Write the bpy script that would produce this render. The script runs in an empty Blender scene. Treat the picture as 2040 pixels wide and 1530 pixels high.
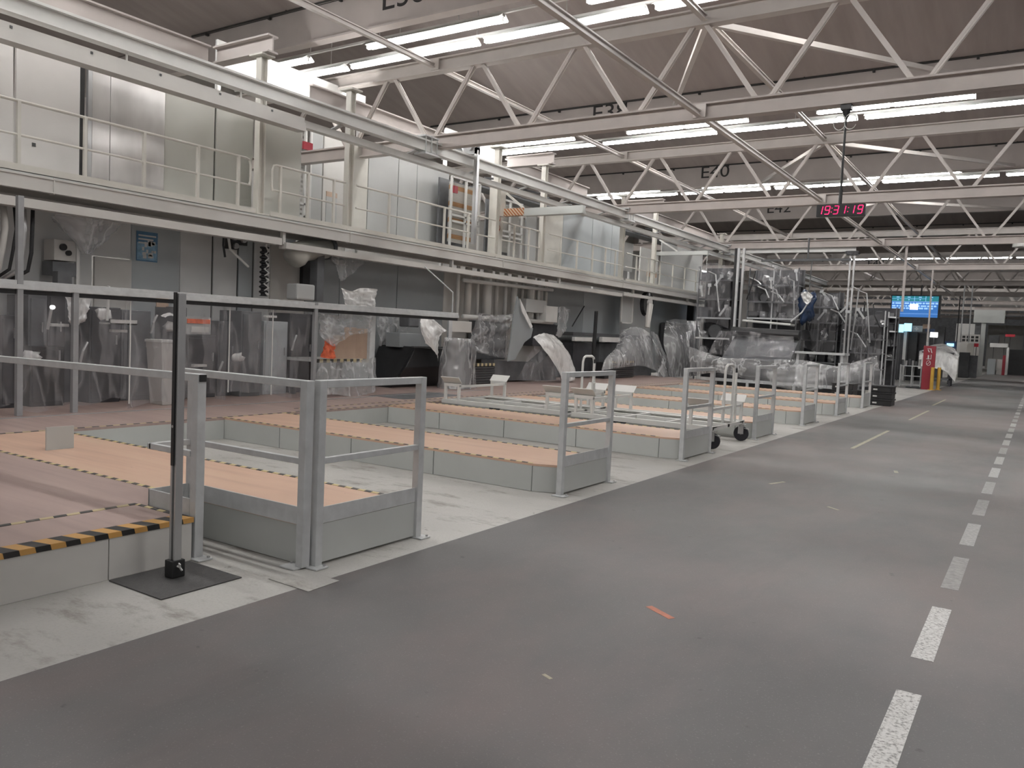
import bpy, bmesh, math, random
from mathutils import Vector, Matrix, noise
random.seed(7)
sc = bpy.context.scene
COL = sc.collection

# ------------------------------------------------------------------ camera, world, exposure
F_PX, YAW, PITCH, ROLL, CAM_H = 1606.0, .5773, .06354, .04553, 1.6
fw = Vector((-math.sin(YAW)*math.cos(PITCH), math.cos(YAW)*math.cos(PITCH), -math.sin(PITCH)))
r0 = Vector((math.cos(YAW), math.sin(YAW), 0)); u0 = r0.cross(fw)
rt = r0*math.cos(ROLL) + u0*math.sin(ROLL); up = u0*math.cos(ROLL) - r0*math.sin(ROLL)
cam_d = bpy.data.cameras.new('camera'); cam = bpy.data.objects.new('camera', cam_d); COL.objects.link(cam)
cam.matrix_world = Matrix(((rt.x, up.x, -fw.x, 0), (rt.y, up.y, -fw.y, 0), (rt.z, up.z, -fw.z, CAM_H), (0, 0, 0, 1)))
cam_d.sensor_fit = 'HORIZONTAL'; cam_d.sensor_width = 36; cam_d.lens = 36*F_PX/2040
cam_d.clip_start = .05; cam_d.clip_end = 400
sc.camera = cam
w = bpy.data.worlds.new('world'); sc.world = w; w.use_nodes = True
w.node_tree.nodes['Background'].inputs[0].default_value = (1, .975, .965, 1)   # the rest of the lit hall beyond what is built
w.node_tree.nodes['Background'].inputs[1].default_value = .42
TUBE = 49.0         # emission of the fluorescent tubes
sc.view_settings.view_transform = 'Standard'; sc.view_settings.look = 'None'
sc.view_settings.exposure = 0.0; sc.view_settings.gamma = 1.0; sc.view_settings.use_curve_mapping = False

def at(px, py, x=None, y=None, z=None):
    """the point of the place seen at a pixel of the 2040 x 1530 photograph on the plane x=, y= or z="""
    d = fw + rt*((px-1020)/F_PX) - up*((py-765)/F_PX)
    t = x/d.x if x is not None else y/d.y if y is not None else (z-CAM_H)/d.z
    return Vector((0, 0, CAM_H)) + d*t

# ------------------------------------------------------------------ materials
def new_mat(name):
    m = bpy.data.materials.new(name); m.use_nodes = True
    nt = m.node_tree; return m, nt, nt.nodes['Principled BSDF']
def N(nt, typ, **kw):
    n = nt.nodes.new(typ)
    for k, v in kw.items():
        if k in n.inputs: n.inputs[k].default_value = v
        else: setattr(n, k, v)
    return n
def coord(nt, scale=(1, 1, 1), which='Object', rot=(0, 0, 0)):
    tc = nt.nodes.new('ShaderNodeTexCoord'); mp = nt.nodes.new('ShaderNodeMapping')
    mp.inputs['Scale'].default_value = scale; mp.inputs['Rotation'].default_value = rot
    nt.links.new(tc.outputs[which], mp.inputs[0]); return mp.outputs[0]
def ramp(nt, fac, stops):
    r = nt.nodes.new('ShaderNodeValToRGB'); el = r.color_ramp.elements
    while len(el) < len(stops): el.new(.5)
    for e, (p, c) in zip(el, stops): e.position = p; e.color = (*c, 1) if len(c) == 3 else c
    nt.links.new(fac, r.inputs[0]); return r.outputs[0]
def noise_fac(nt, vec, scale, detail=4, rough=.55):
    n = N(nt, 'ShaderNodeTexNoise', Scale=scale, Detail=detail, Roughness=rough); nt.links.new(vec, n.inputs['Vector']); return n.outputs['Fac']
def mix(nt, a, b, fac, typ='MIX'):
    m = nt.nodes.new('ShaderNodeMix'); m.data_type = 'RGBA'; m.blend_type = typ
    for s, v in ((0, fac), (6, a), (7, b)):
        if hasattr(v, 'links') or hasattr(v, 'is_output'): nt.links.new(v, m.inputs[s])
        else: m.inputs[s].default_value = v if s == 0 else (*v, 1)
    return m.outputs[2]
def paint(name, c, rough=.5, metal=0, var=.08, scale=3, bump=0, emit=0):
    m, nt, b = new_mat(name)
    v = coord(nt); f = noise_fac(nt, v, scale)
    lo = tuple(max(0, x*(1-var)) for x in c); hi = tuple(min(1, x*(1+var)) for x in c)
    nt.links.new(ramp(nt, f, [(.3, lo), (.7, hi)]), b.inputs['Base Color'])
    b.inputs['Roughness'].default_value = rough; b.inputs['Metallic'].default_value = metal
    if bump:
        bp = N(nt, 'ShaderNodeBump', Strength=bump, Distance=.02); nt.links.new(noise_fac(nt, v, scale*4), bp.inputs['Height']); nt.links.new(bp.outputs[0], b.inputs['Normal'])
    if emit: b.inputs['Emission Color'].default_value = (*c, 1); b.inputs['Emission Strength'].default_value = emit
    return m
def stripes(name, c1, c2, d, period, duty=.5, rough=.5, wear=.12):
    m, nt, b = new_mat(name); v = coord(nt)
    dp = N(nt, 'ShaderNodeVectorMath', operation='DOT_PRODUCT'); nt.links.new(v, dp.inputs[0]); dp.inputs[1].default_value = tuple(x/period for x in d)
    fr = N(nt, 'ShaderNodeMath', operation='FRACT'); nt.links.new(dp.outputs['Value'], fr.inputs[0])
    gt = N(nt, 'ShaderNodeMath', operation='GREATER_THAN'); nt.links.new(fr.outputs[0], gt.inputs[0]); gt.inputs[1].default_value = duty
    col = mix(nt, c1, c2, gt.outputs[0])
    worn = mix(nt, col, (.32, .26, .22), ramp(nt, noise_fac(nt, v, 9), [(.5, (0, 0, 0)), (.75, (wear*3,)*3)]))
    nt.links.new(worn, b.inputs['Base Color']); b.inputs['Roughness'].default_value = rough
    return m
def film(name, c, lo, hi, scale=3, rough=.12, stretch=(1, 1, .3), crease=.5):
    """thin plastic: lets light through, milky in streaks, whiter along its creases"""
    m, nt, b = new_mat(name); v = coord(nt, stretch)
    b.inputs['Base Color'].default_value = (*c, 1); b.inputs['Roughness'].default_value = rough; b.inputs['IOR'].default_value = 1.5
    b.inputs['Specular IOR Level'].default_value = 1.0
    tr = nt.nodes.new('ShaderNodeBsdfTransparent'); tr.inputs[0].default_value = (.95, .95, .96, 1)
    ms = nt.nodes.new('ShaderNodeMixShader'); out = nt.nodes['Material Output']
    f = N(nt, 'ShaderNodeMapRange'); f.inputs['From Min'].default_value = .36; f.inputs['From Max'].default_value = .66
    f.inputs['To Min'].default_value = lo; f.inputs['To Max'].default_value = hi
    nt.links.new(noise_fac(nt, v, scale, 3, .5), f.inputs[0])
    rg = N(nt, 'ShaderNodeMath', operation='SUBTRACT'); nt.links.new(noise_fac(nt, v, scale*1.9, 2, .5), rg.inputs[0]); rg.inputs[1].default_value = .5
    ab = N(nt, 'ShaderNodeMath', operation='ABSOLUTE'); nt.links.new(rg.outputs[0], ab.inputs[0])
    cl = N(nt, 'ShaderNodeMapRange'); cl.inputs['From Min'].default_value = .05; cl.inputs['From Max'].default_value = 0; cl.inputs['To Min'].default_value = 0; cl.inputs['To Max'].default_value = crease
    nt.links.new(ab.outputs[0], cl.inputs[0])
    ad = N(nt, 'ShaderNodeMath', operation='ADD', use_clamp=True); nt.links.new(f.outputs[0], ad.inputs[0]); nt.links.new(cl.outputs[0], ad.inputs[1])
    bp = N(nt, 'ShaderNodeBump', Strength=.7, Distance=.06); nt.links.new(noise_fac(nt, v, scale*1.3, 3), bp.inputs['Height']); nt.links.new(bp.outputs[0], b.inputs['Normal'])
    nt.links.new(ad.outputs[0], ms.inputs[0]); nt.links.new(tr.outputs[0], ms.inputs[1]); nt.links.new(b.outputs[0], ms.inputs[2]); nt.links.new(ms.outputs[0], out.inputs[0])
    return m
def emitter(name, c, s):
    m, nt, b = new_mat(name); b.inputs['Base Color'].default_value = (*c, 1); b.inputs['Roughness'].default_value = .4
    b.inputs['Emission Color'].default_value = (*c, 1); b.inputs['Emission Strength'].default_value = s; return m

M = {}
M['rail'] = paint('galvanised rail paint', (.54, .55, .55), .42, .08, .10, 9)
M['grey_panel'] = paint('grey coated board', (.49, .505, .485), .42, 0, .05, 1.6)
M['pale_panel'] = paint('pale grey board', (.56, .545, .515), .45, 0, .06, 1.4)
M['white'] = paint('white lacquered steel', (.66, .655, .63), .40, 0, .05, 3)
M['cream'] = paint('cream lacquered steel', (.62, .60, .545), .42, 0, .05, 3)
M['offwhite_panel'] = paint('off white cladding', (.66, .635, .61), .36, 0, .05, .9)
M['olive_panel'] = paint('olive grey cladding', (.54, .535, .485), .36, 0, .05, .9)
M['grey_clad'] = paint('mid grey cladding', (.46, .465, .455), .36, 0, .05, .9)
M['grey_lit'] = paint('mid grey cladding with painted light', (.66, .665, .655), .38, 0, .05, .9)  # lighter copy of the cladding grey, paints in light missing under the walkway
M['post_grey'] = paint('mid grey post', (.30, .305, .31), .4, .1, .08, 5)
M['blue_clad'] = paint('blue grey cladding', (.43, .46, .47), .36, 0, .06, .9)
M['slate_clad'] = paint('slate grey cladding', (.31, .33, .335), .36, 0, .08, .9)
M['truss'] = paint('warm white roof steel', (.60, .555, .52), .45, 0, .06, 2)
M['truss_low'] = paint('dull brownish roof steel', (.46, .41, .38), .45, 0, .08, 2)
M['roof_beam'] = paint('roof beam paint', (.50, .455, .43), .6, 0, .06, 1.5)
M['dark'] = paint('dark gap', (.035, .034, .033), .6, 0, .2, 4)
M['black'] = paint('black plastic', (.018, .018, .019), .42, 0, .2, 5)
M['charcoal'] = paint('charcoal steel', (.075, .077, .08), .5, 0, .15, 3)
M['machine'] = paint('machine grey', (.13, .134, .14), .45, .1, .2, 4)
M['machine_dark'] = paint('machine dark grey', (.05, .05, .055), .4, .1, .25, 4)
M['steel_floor'] = paint('chequer plate', (.075, .073, .072), .55, .3, .15, 30, .3)
M['alu'] = paint('aluminium profile', (.50, .50, .50), .35, .7, .06, 6)
M['text'] = paint('painted lettering', (.03, .028, .028), .6)
M['orange'] = paint('orange cloth', (.75, .17, .08), .7, 0, .2, 14)
M['board'] = paint('cardboard', (.50, .37, .28), .8, 0, .06, 5)
M['orange_slat'] = paint('orange slat', (.45, .26, .13), .5, 0, .08, 4)
M['red'] = paint('dark red sheet', (.25, .018, .03), .45, 0, .08, 4)
M['red_light'] = paint('red lacquer', (.55, .03, .05), .4, 0, .1, 5)
M['yellow'] = paint('yellow post paint', (.60, .36, .06), .5, 0, .08, 5)
M['blue'] = paint('blue sheet', (.018, .035, .08), .25, 0, .3, 5)
M['poster_pale'] = paint('pale blue print', (.25, .42, .56), .5, 0, .25, 14)
M['poster'] = paint('printed blue paper', (.10, .22, .36), .5, 0, .2, 6)
M['tyre'] = paint('black rubber', (.015, .015, .02), .5)
M['tape_line'] = stripes('yellow black edge tape', (.60, .50, .25), (.03, .03, .03), (1, .35, 0), .145)
M['tape_y'] = stripes('yellow black edge tape along', (.50, .42, .24), (.035, .033, .03), (.35, 1, 0), .17)
M['hazard'] = stripes('orange black hazard band', (.55, .30, .085), (.012, .012, .012), (-.24, 1, .24), .168, .5, .45, .02)
M['hazard_up'] = stripes('red cream hazard band', (.55, .46, .33), (.35, .10, .03), (1, 0, 1), .09, .5, .5, .02)
M['film'] = film('clear curtain film', (.50, .49, .50), .06, .26, 1.6, .08, (1, 1, .3), .22)
M['film_thick'] = film('milky film', (.66, .66, .66), .14, .46, 1.5, .10, (1, 1, .3), .30)
M['film_white'] = film('white film', (.80, .79, .77), .78, 1.0, 3, .25)
M['screen_cyan'] = emitter('lit monitor', (.35, .75, 1.0), 1.6)
M['screen_blue'] = emitter('lit board blue', (.035, .17, .50), .75)
M['screen_teal'] = emitter('lit board teal', (.02, .27, .33), .6)
M['screen_text'] = emitter('lit board text', (.35, .62, 1.0), .9)
M['screen_white'] = emitter('lit board white', (1, 1, .97), 2.5)
M['led'] = emitter('red clock segment', (1.0, .02, .16), 1.3)
M['tube'] = emitter('fluorescent tube', (1.0, .99, .985), TUBE)
M['tube_off'] = paint('unlit tube', (.75, .75, .73), .3)

def steel_sheet():
    m, nt, b = new_mat('brushed stainless sheet'); v = coord(nt, (1, 1, .5))
    nt.links.new(ramp(nt, noise_fac(nt, v, 1.6, 3), [(.3, (.52, .50, .485)), (.7, (.74, .71, .69))]), b.inputs['Base Color'])
    b.inputs['Metallic'].default_value = .6; b.inputs['Roughness'].default_value = .30
    bp = N(nt, 'ShaderNodeBump', Strength=.35, Distance=.05); nt.links.new(noise_fac(nt, v, 1.1, 2), bp.inputs['Height']); nt.links.new(bp.outputs[0], b.inputs['Normal'])
    return m
M['stainless'] = steel_sheet()

def laminate(name, base, dark, streak):
    m, nt, b = new_mat(name)
    v = coord(nt, (.35, 5, 1)); f = noise_fac(nt, v, 1.5, 5)
    c = ramp(nt, f, [(.32, dark), (.52, base), (.75, streak)])
    v2 = coord(nt, (1, 1, 1)); blot = noise_fac(nt, v2, .9, 3)
    c = mix(nt, c, dark, ramp(nt, blot, [(.5, (0, 0, 0)), (.8, (.55, .55, .55))]))
    spots = ramp(nt, noise_fac(nt, v2, 14, 2), [(.74, (0, 0, 0)), (.78, (.5, .5, .5))])
    c = mix(nt, c, (.10, .08, .07), spots)
    nt.links.new(c, b.inputs['Base Color']); b.inputs['Roughness'].default_value = .40
    return m
M['laminate'] = laminate('beech laminate deck', (.62, .415, .305), (.53, .345, .255), (.64, .455, .33))
M['laminate_worn'] = laminate('worn laminate deck', (.38, .285, .255), (.32, .235, .21), (.43, .325, .285))

def concrete():
    m, nt, b = new_mat('pale concrete'); v = coord(nt)
    c = ramp(nt, noise_fac(nt, v, .8, 6), [(.3, (.35, .34, .32)), (.55, (.43, .42, .395)), (.8, (.49, .48, .455))])
    c = mix(nt, c, (.20, .18, .155), ramp(nt, noise_fac(nt, coord(nt, (1, 2.2, 1)), 1.7, 8, .72), [(.53, (0, 0, 0)), (.66, (.85, .85, .85))]))
    c = mix(nt, c, (.12, .10, .085), ramp(nt, noise_fac(nt, v, 9, 6, .7), [(.66, (0, 0, 0)), (.72, (.8, .8, .8))]))
    c = mix(nt, c, (.34, .325, .30), ramp(nt, noise_fac(nt, v, 60, 2), [(.5, (0, 0, 0)), (.62, (.35, .35, .35))]))
    nt.links.new(c, b.inputs['Base Color']); b.inputs['Roughness'].default_value = .6
    bp = N(nt, 'ShaderNodeBump', Strength=.12, Distance=.01); nt.links.new(noise_fac(nt, v, 40, 4), bp.inputs['Height']); nt.links.new(bp.outputs[0], b.inputs['Normal'])
    return m
M['concrete'] = concrete()

def aisle():
    m, nt, b = new_mat('dark coated aisle'); v = coord(nt)
    c = ramp(nt, noise_fac(nt, v, .45, 5), [(.3, (.088, .084, .082)), (.7, (.126, .120, .117))])
    red = ramp(nt, noise_fac(nt, coord(nt, (.7, .35, 1)), .55, 6, .65), [(.44, (0, 0, 0)), (.62, (.85, .85, .85))])
    c = mix(nt, c, (.158, .125, .118), red)
    c = mix(nt, c, (.072, .069, .068), ramp(nt, noise_fac(nt, coord(nt, (1, .25, 1)), .9, 6, .7), [(.55, (0, 0, 0)), (.75, (.6, .6, .6))]))
    c = mix(nt, c, (.05, .047, .045), ramp(nt, noise_fac(nt, v, 7, 3, .6), [(.70, (0, 0, 0)), (.75, (.7, .7, .7))]))
    sp = ramp(nt, noise_fac(nt, v, 110, 2), [(.62, (0, 0, 0)), (.72, (.28, .28, .28))])
    c = mix(nt, c, (.30, .29, .28), sp)
    # long pale seam where the coating was renewed
    sx = N(nt, 'ShaderNodeSeparateXYZ'); tc = nt.nodes.new('ShaderNodeTexCoord'); nt.links.new(tc.outputs['Object'], sx.inputs[0])
    ln = N(nt, 'ShaderNodeMath', operation='COMPARE'); nt.links.new(sx.outputs[0], ln.inputs[0]); ln.inputs[1].default_value = M_SEAM; ln.inputs[2].default_value = .035
    lf = N(nt, 'ShaderNodeMath', operation='MULTIPLY'); nt.links.new(ln.outputs[0], lf.inputs[0]); lf.inputs[1].default_value = .16
    c = mix(nt, c, (.40, .39, .37), lf.outputs[0])
    nt.links.new(c, b.inputs['Base Color'])
    r = N(nt, 'ShaderNodeMapRange'); r.inputs['To Min'].default_value = .46; r.inputs['To Max'].default_value = .66
    nt.links.new(noise_fac(nt, v, .8, 5), r.inputs[0]); nt.links.new(r.outputs[0], b.inputs['Roughness'])
    bp = N(nt, 'ShaderNodeBump', Strength=.15, Distance=.004); nt.links.new(noise_fac(nt, v, 130, 2), bp.inputs['Height']); nt.links.new(bp.outputs[0], b.inputs['Normal'])
    return m
M_SEAM = -2.37
M['aisle'] = aisle()
def worn_white():
    m, nt, b = new_mat('worn lane paint'); v = coord(nt)
    c = ramp(nt, noise_fac(nt, v, 60, 3, .7), [(.36, (.20, .19, .18)), (.5, (.56, .55, .53)), (.7, (.66, .65, .63))])
    nt.links.new(c, b.inputs['Base Color']); b.inputs['Roughness'].default_value = .55; return m
M['lane'] = worn_white()
M['lane_mid'] = paint('half worn off lane paint', (.33, .325, .315), .5, 0, .3, 40)
M['lane_faint'] = paint('almost worn off lane paint', (.24, .23, .22), .5, 0, .25, 30)
M['lane_yellow'] = paint('worn yellow floor paint', (.34, .31, .22), .55, 0, .25, 12)
M['mark_red'] = paint('orange floor mark', (.42, .15, .09), .6, 0, .15, 20)
def ceiling_mat():
    m, nt, b = new_mat('grey roof boards'); v = coord(nt, (2.2, .12, 1))
    c = ramp(nt, noise_fac(nt, v, 1.6, 5), [(.3, (.345, .30, .28)), (.7, (.405, .355, .335))])
    nt.links.new(c, b.inputs['Base Color']); b.inputs['Roughness'].default_value = .75; return m
M['ceiling'] = ceiling_mat()
def chaos(name, lo, mid, hi, scale):
    m, nt, b = new_mat(name); v = coord(nt)
    vo = N(nt, 'ShaderNodeTexVoronoi', Scale=scale); nt.links.new(v, vo.inputs['Vector'])
    c = ramp(nt, vo.outputs['Color'], [(.2, lo), (.6, mid), (.95, hi)])
    nt.links.new(c, b.inputs['Base Color']); b.inputs['Roughness'].default_value = .35; return m
M['parts'] = chaos('wrapped parts', (.02, .02, .02), (.09, .09, .09), (.45, .44, .43), 9)

# ------------------------------------------------------------------ mesh builder
class MB:
    def __init__(s): s.v = []; s.f = []
    def add(s, vs, fs):
        o = len(s.v); s.v += [Vector(p) for p in vs]; s.f += [tuple(i+o for i in f) for f in fs]; return s
    def box(s, a, b):
        x0, x1 = sorted((a[0], b[0])); y0, y1 = sorted((a[1], b[1])); z0, z1 = sorted((a[2], b[2]))
        return s.add([(x0, y0, z0), (x1, y0, z0), (x1, y1, z0), (x0, y1, z0), (x0, y0, z1), (x1, y0, z1), (x1, y1, z1), (x0, y1, z1)],
                     [(0, 3, 2, 1), (4, 5, 6, 7), (0, 1, 5, 4), (1, 2, 6, 5), (2, 3, 7, 6), (3, 0, 4, 7)])
    def cbox(s, c, d): return s.box([c[i]-d[i]/2 for i in range(3)], [c[i]+d[i]/2 for i in range(3)])
    def bar(s, p, q, wd, ht, upv=(0, 0, 1)):
        p, q = Vector(p), Vector(q); d = (q-p).normalized(); u = Vector(upv)
        if abs(d.dot(u)) > .98: u = Vector((0, 1, 0))
        sd = d.cross(u).normalized(); u = sd.cross(d)
        a, b = sd*wd/2, u*ht/2
        return s.add([p-a-b, p+a-b, p+a+b, p-a+b, q-a-b, q+a-b, q+a+b, q-a+b], [(0, 3, 2, 1), (4, 5, 6, 7), (0, 1, 5, 4), (1, 2, 6, 5), (2, 3, 7, 6), (3, 0, 4, 7)])
    def tube(s, pts, r, n=8, closed=False):
        pts = [Vector(p) for p in pts]; m = len(pts); o = len(s.v); prev = None
        rr = r if isinstance(r, (list, tuple)) else [r]*m
        for i, p in enumerate(pts):
            d = (pts[min(i+1, m-1)] - pts[max(i-1, 0)]).normalized()
            u = Vector((0, 0, 1)) if abs(d.z) < .9 else Vector((0, 1, 0))
            if prev is not None: u = prev
            sd = d.cross(u).normalized(); u = sd.cross(d).normalized(); prev = u
            for k in range(n):
                t = 2*math.pi*k/n; s.v.append(p + (sd*math.cos(t) + u*math.sin(t))*rr[i])
        for i in range(m-1):
            for k in range(n): s.f.append((o+i*n+k, o+i*n+(k+1) % n, o+(i+1)*n+(k+1) % n, o+(i+1)*n+k))
        s.f.append(tuple(o+k for k in reversed(range(n)))); s.f.append(tuple(o+(m-1)*n+k for k in range(n)))
        return s
    def cyl(s, p, q, r, n=16): return s.tube([p, q], r, n)
    def prism(s, poly, z0, z1):
        n = len(poly)
        return s.add([(x, y, z0) for x, y in poly] + [(x, y, z1) for x, y in poly],
                     [tuple(reversed(range(n))), tuple(range(n, 2*n))] + [(i, (i+1) % n, n+(i+1) % n, n+i) for i in range(n)])
    def ibeam(s, p, q, wd, ht, tf=.03, tw=.03, upv=(0, 0, 1)):
        p, q = Vector(p), Vector(q); u = Vector(upv)
        s.bar(p+u*(ht/2-tf/2), q+u*(ht/2-tf/2), wd, tf, upv); s.bar(p-u*(ht/2-tf/2), q-u*(ht/2-tf/2), wd, tf, upv)
        return s.bar(p, q, tw, ht-tf*1.5, upv)
    def revolve(s, c, prof, n=20, axis='z'):
        o = len(s.v); c = Vector(c)
        for (r, h) in prof:
            for k in range(n):
                t = 2*math.pi*k/n; a, b = r*math.cos(t), r*math.sin(t)
                s.v.append(c + Vector((a, b, h) if axis == 'z' else (h, a, b) if axis == 'x' else (a, h, b)))
        for i in range(len(prof)-1):
            for k in range(n): s.f.append((o+i*n+k, o+i*n+(k+1) % n, o+(i+1)*n+(k+1) % n, o+(i+1)*n+k))
        s.f.append(tuple(o+k for k in reversed(range(n)))); s.f.append(tuple(o+(len(prof)-1)*n+k for k in range(n)))
        return s
    def build(s, name, mat, parent=None, bevel=0, smooth=False, kind=None, label=None):
        me = bpy.data.meshes.new(name)
        if parent is not None: off = wloc(parent)
        else:
            xs = [p.x for p in s.v]; ys = [p.y for p in s.v]; zs = [p.z for p in s.v]
            off = Vector(((min(xs)+max(xs))/2, (min(ys)+max(ys))/2, min(zs)))
        me.from_pydata([p-off for p in s.v], [], s.f); me.update()
        bm = bmesh.new(); bm.from_mesh(me); bmesh.ops.recalc_face_normals(bm, faces=bm.faces); bm.to_mesh(me); bm.free()
        if smooth:
            for p in me.polygons: p.use_smooth = True
        me.materials.append(M[mat] if isinstance(mat, str) else mat)
        o = bpy.data.objects.new(name, me); COL.objects.link(o)
        if parent is not None: o.parent = parent
        else: o.location = off
        if bevel:
            b = o.modifiers.new('bevel', 'BEVEL'); b.width = bevel; b.segments = 2; b.limit_method = 'ANGLE'
        if kind: o['kind'] = kind
        if label: o['label'] = label
        return o
def wloc(o):
    v = Vector((0, 0, 0))
    while o is not None: v += o.location; o = o.parent
    return v
def thing(name, label, cat, loc, group=None):
    o = bpy.data.objects.new(name, None); COL.objects.link(o); o.location = loc; o.empty_display_size = .1
    return tag(o, label, cat, group)
def tag(o, label, cat, group=None, kind=None):
    o['label'] = label; o['category'] = cat
    if group: o['group'] = group
    if kind: o['kind'] = kind
    return o
def text(s, name, mat, parent, loc, size, rot=(math.pi/2, 0, 0), ext=.004, align='CENTER', sx=1):
    c = bpy.data.curves.new(name, 'FONT'); c.body = s; c.size = size; c.extrude = ext; c.align_x = align; c.align_y = 'CENTER'
    o = bpy.data.objects.new(name, c); COL.objects.link(o); c.materials.append(M[mat])
    if parent is not None: o.parent = parent; o.location = Vector(loc)-wloc(parent)
    else: o.location = loc
    o.rotation_euler = rot; o.scale = (sx, 1, 1); return o
ORD = ['first', 'second', 'third', 'fourth', 'fifth', 'sixth', 'seventh', 'eighth', 'ninth', 'tenth', 'eleventh', 'twelfth', 'thirteenth', 'fourteenth']

def cr(p0, p1, p2, p3, t):
    return .5*((2*p1) + (p2-p0)*t + (2*p0-5*p1+4*p2-p3)*t*t + (3*p1-p0-3*p2+p3)*t**3)
def cr_line(pts, n):
    out = []; m = len(pts)
    for i in range(n+1):
        f = i/n*(m-1); k = min(int(f), m-2); t = f-k
        out.append(cr(pts[max(k-1, 0)], pts[k], pts[k+1], pts[min(k+2, m-1)], t))
    return out
def sheet(rows, nu=36, nv=36, amp=.03, freq=5, seed=0, fold=(1, 1), mb=None):
    """a cloth surface through a small net of points, with creases; rows run top to bottom"""
    rows = [[Vector(p) for p in r] for r in rows]
    fine = [cr_line(r, nu) for r in rows]
    cols = [cr_line([fine[j][i] for j in range(len(rows))], nv) for i in range(nu+1)]
    mb = mb or MB(); vs = []
    for j in range(nv+1):
        for i in range(nu+1):
            p = cols[i][j]; a = cols[min(i+1, nu)][j]-cols[max(i-1, 0)][j]; b = cols[i][min(j+1, nv)]-cols[i][max(j-1, 0)]
            n = a.cross(b); n = n.normalized() if n.length > 1e-9 else Vector((1, 0, 0))
            q = Vector((i/nu*freq*fold[0]+seed*7.3, j/nv*freq*fold[1]+seed*3.1, seed))
            d = noise.noise(q)*.6 + (abs(noise.noise(q*2.1))-.25)*.7 + noise.noise(q*4.3)*.2
            vs.append(p + n*d*amp)
    fs = [(j*(nu+1)+i, j*(nu+1)+i+1, (j+1)*(nu+1)+i+1, (j+1)*(nu+1)+i) for j in range(nv) for i in range(nu)]
    return mb.add(vs, fs)
def blob(c, r, seed, sub=2, amp=.3):
    bm = bmesh.new(); bmesh.ops.create_icosphere(bm, subdivisions=sub, radius=1)
    mb = MB(); vs = []
    for v in bm.verts:
        p = v.co.copy(); s = 1+amp*noise.noise(p*1.8+Vector((seed*5.1, seed, 0)))
        q = Vector((max(-.8, min(.8, p.x)), max(-.8, min(.8, p.y)), max(-.75, min(.8, p.z))))*1.2*s
        vs.append(Vector(c)+Vector((q.x*r[0], q.y*r[1], q.z*r[2])))
    fs = [tuple(v.index for v in f.verts) for f in bm.faces]; bm.free()
    return mb.add(vs, fs)
def P(px, py, **k): return at(px, py, **k)

# ================================================================== the hall: floor, walls, roof
ZD = .285                                   # top of the raised decks
T1, SP = 13.0, 9.6                          # first roof truss in view, truss spacing
GY = [T1+SP*k for k in range(-1, 10)]       # roof beam lines
TY = [3.8, 13.4, 22.5, 32.1] + [GY[k] for k in range(4, 11)]   # truss lines
MB().box((-24, -12, -.15), (-3.64, 125, 0)).build('floor', 'concrete', kind='structure')
fa = MB().box((-3.64, -12, -.15), (26, 125, .002)).build('floor_aisle', 'aisle', kind='structure')
def lane(x0, x1, y0, y1, m, lab=None): return MB().box((x0, y0, .002), (x1, y1, .0035)).build('lane_marking', m, fa, kind='structure', label=lab)
d0 = 3.12
for i in range(34):
    y = d0 + 1.515*i
    lane(-.452, -.345, y, y+1.02, 'lane' if i in (0, 1) else 'lane_mid' if i in (3, 6, 7, 9, 10, 12, 15, 18, 21, 25) else 'lane_faint')
lane(-2.43, -2.37, 13.7, 17.4, 'lane_yellow'); lane(-2.45, -2.39, 20.6, 24.5, 'lane_yellow'); lane(-2.6, -2.54, 27, 31, 'lane_yellow')
for (px, py, dx, dy, m, a) in ((1315, 1220, .045, .22, 'mark_red', 1.05), (1660, 1013, .03, .16, 'lane_yellow', .9), (1090, 1348, .02, .06, 'lane_yellow', 1.2), (1785, 940, .05, .2, 'lane_yellow', .2), (1548, 962, .04, .3, 'lane_yellow', -.3)):
    p = at(px, py, z=.002); c, s = math.cos(a), math.sin(a); q = []
    for u, v in ((-dx, -dy), (dx, -dy), (dx, dy), (-dx, dy)): q.append((p.x + u/2*c - v/2*s, p.y + u/2*s + v/2*c))
    MB().prism(q, .002, .0035).build('floor_tape', m, fa, kind='structure')
MB().box((-24.2, -12, -.1), (-24, 125, 12)).build('wall_left', 'pale_panel', kind='structure')
MB().box((-24, 125, -.1), (26, 125.3, 12)).build('wall_back', 'machine', kind='structure')
MB().box((26, 28, -.1), (26.2, 125, 12)).build('light_blocker_wall', 'machine', kind='structure')  # unseen wall added to keep world light off the far bays
# strip of spilled paint chips on the concrete beside the corner post
q = [at(px, py, z=0) for px, py in ((535, 1154), (614, 1180), (676, 1158), (590, 1137))]
MB().prism([(p.x, p.y) for p in q], .0025, .005).build('floor_patch', 'concrete', kind='structure')

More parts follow.
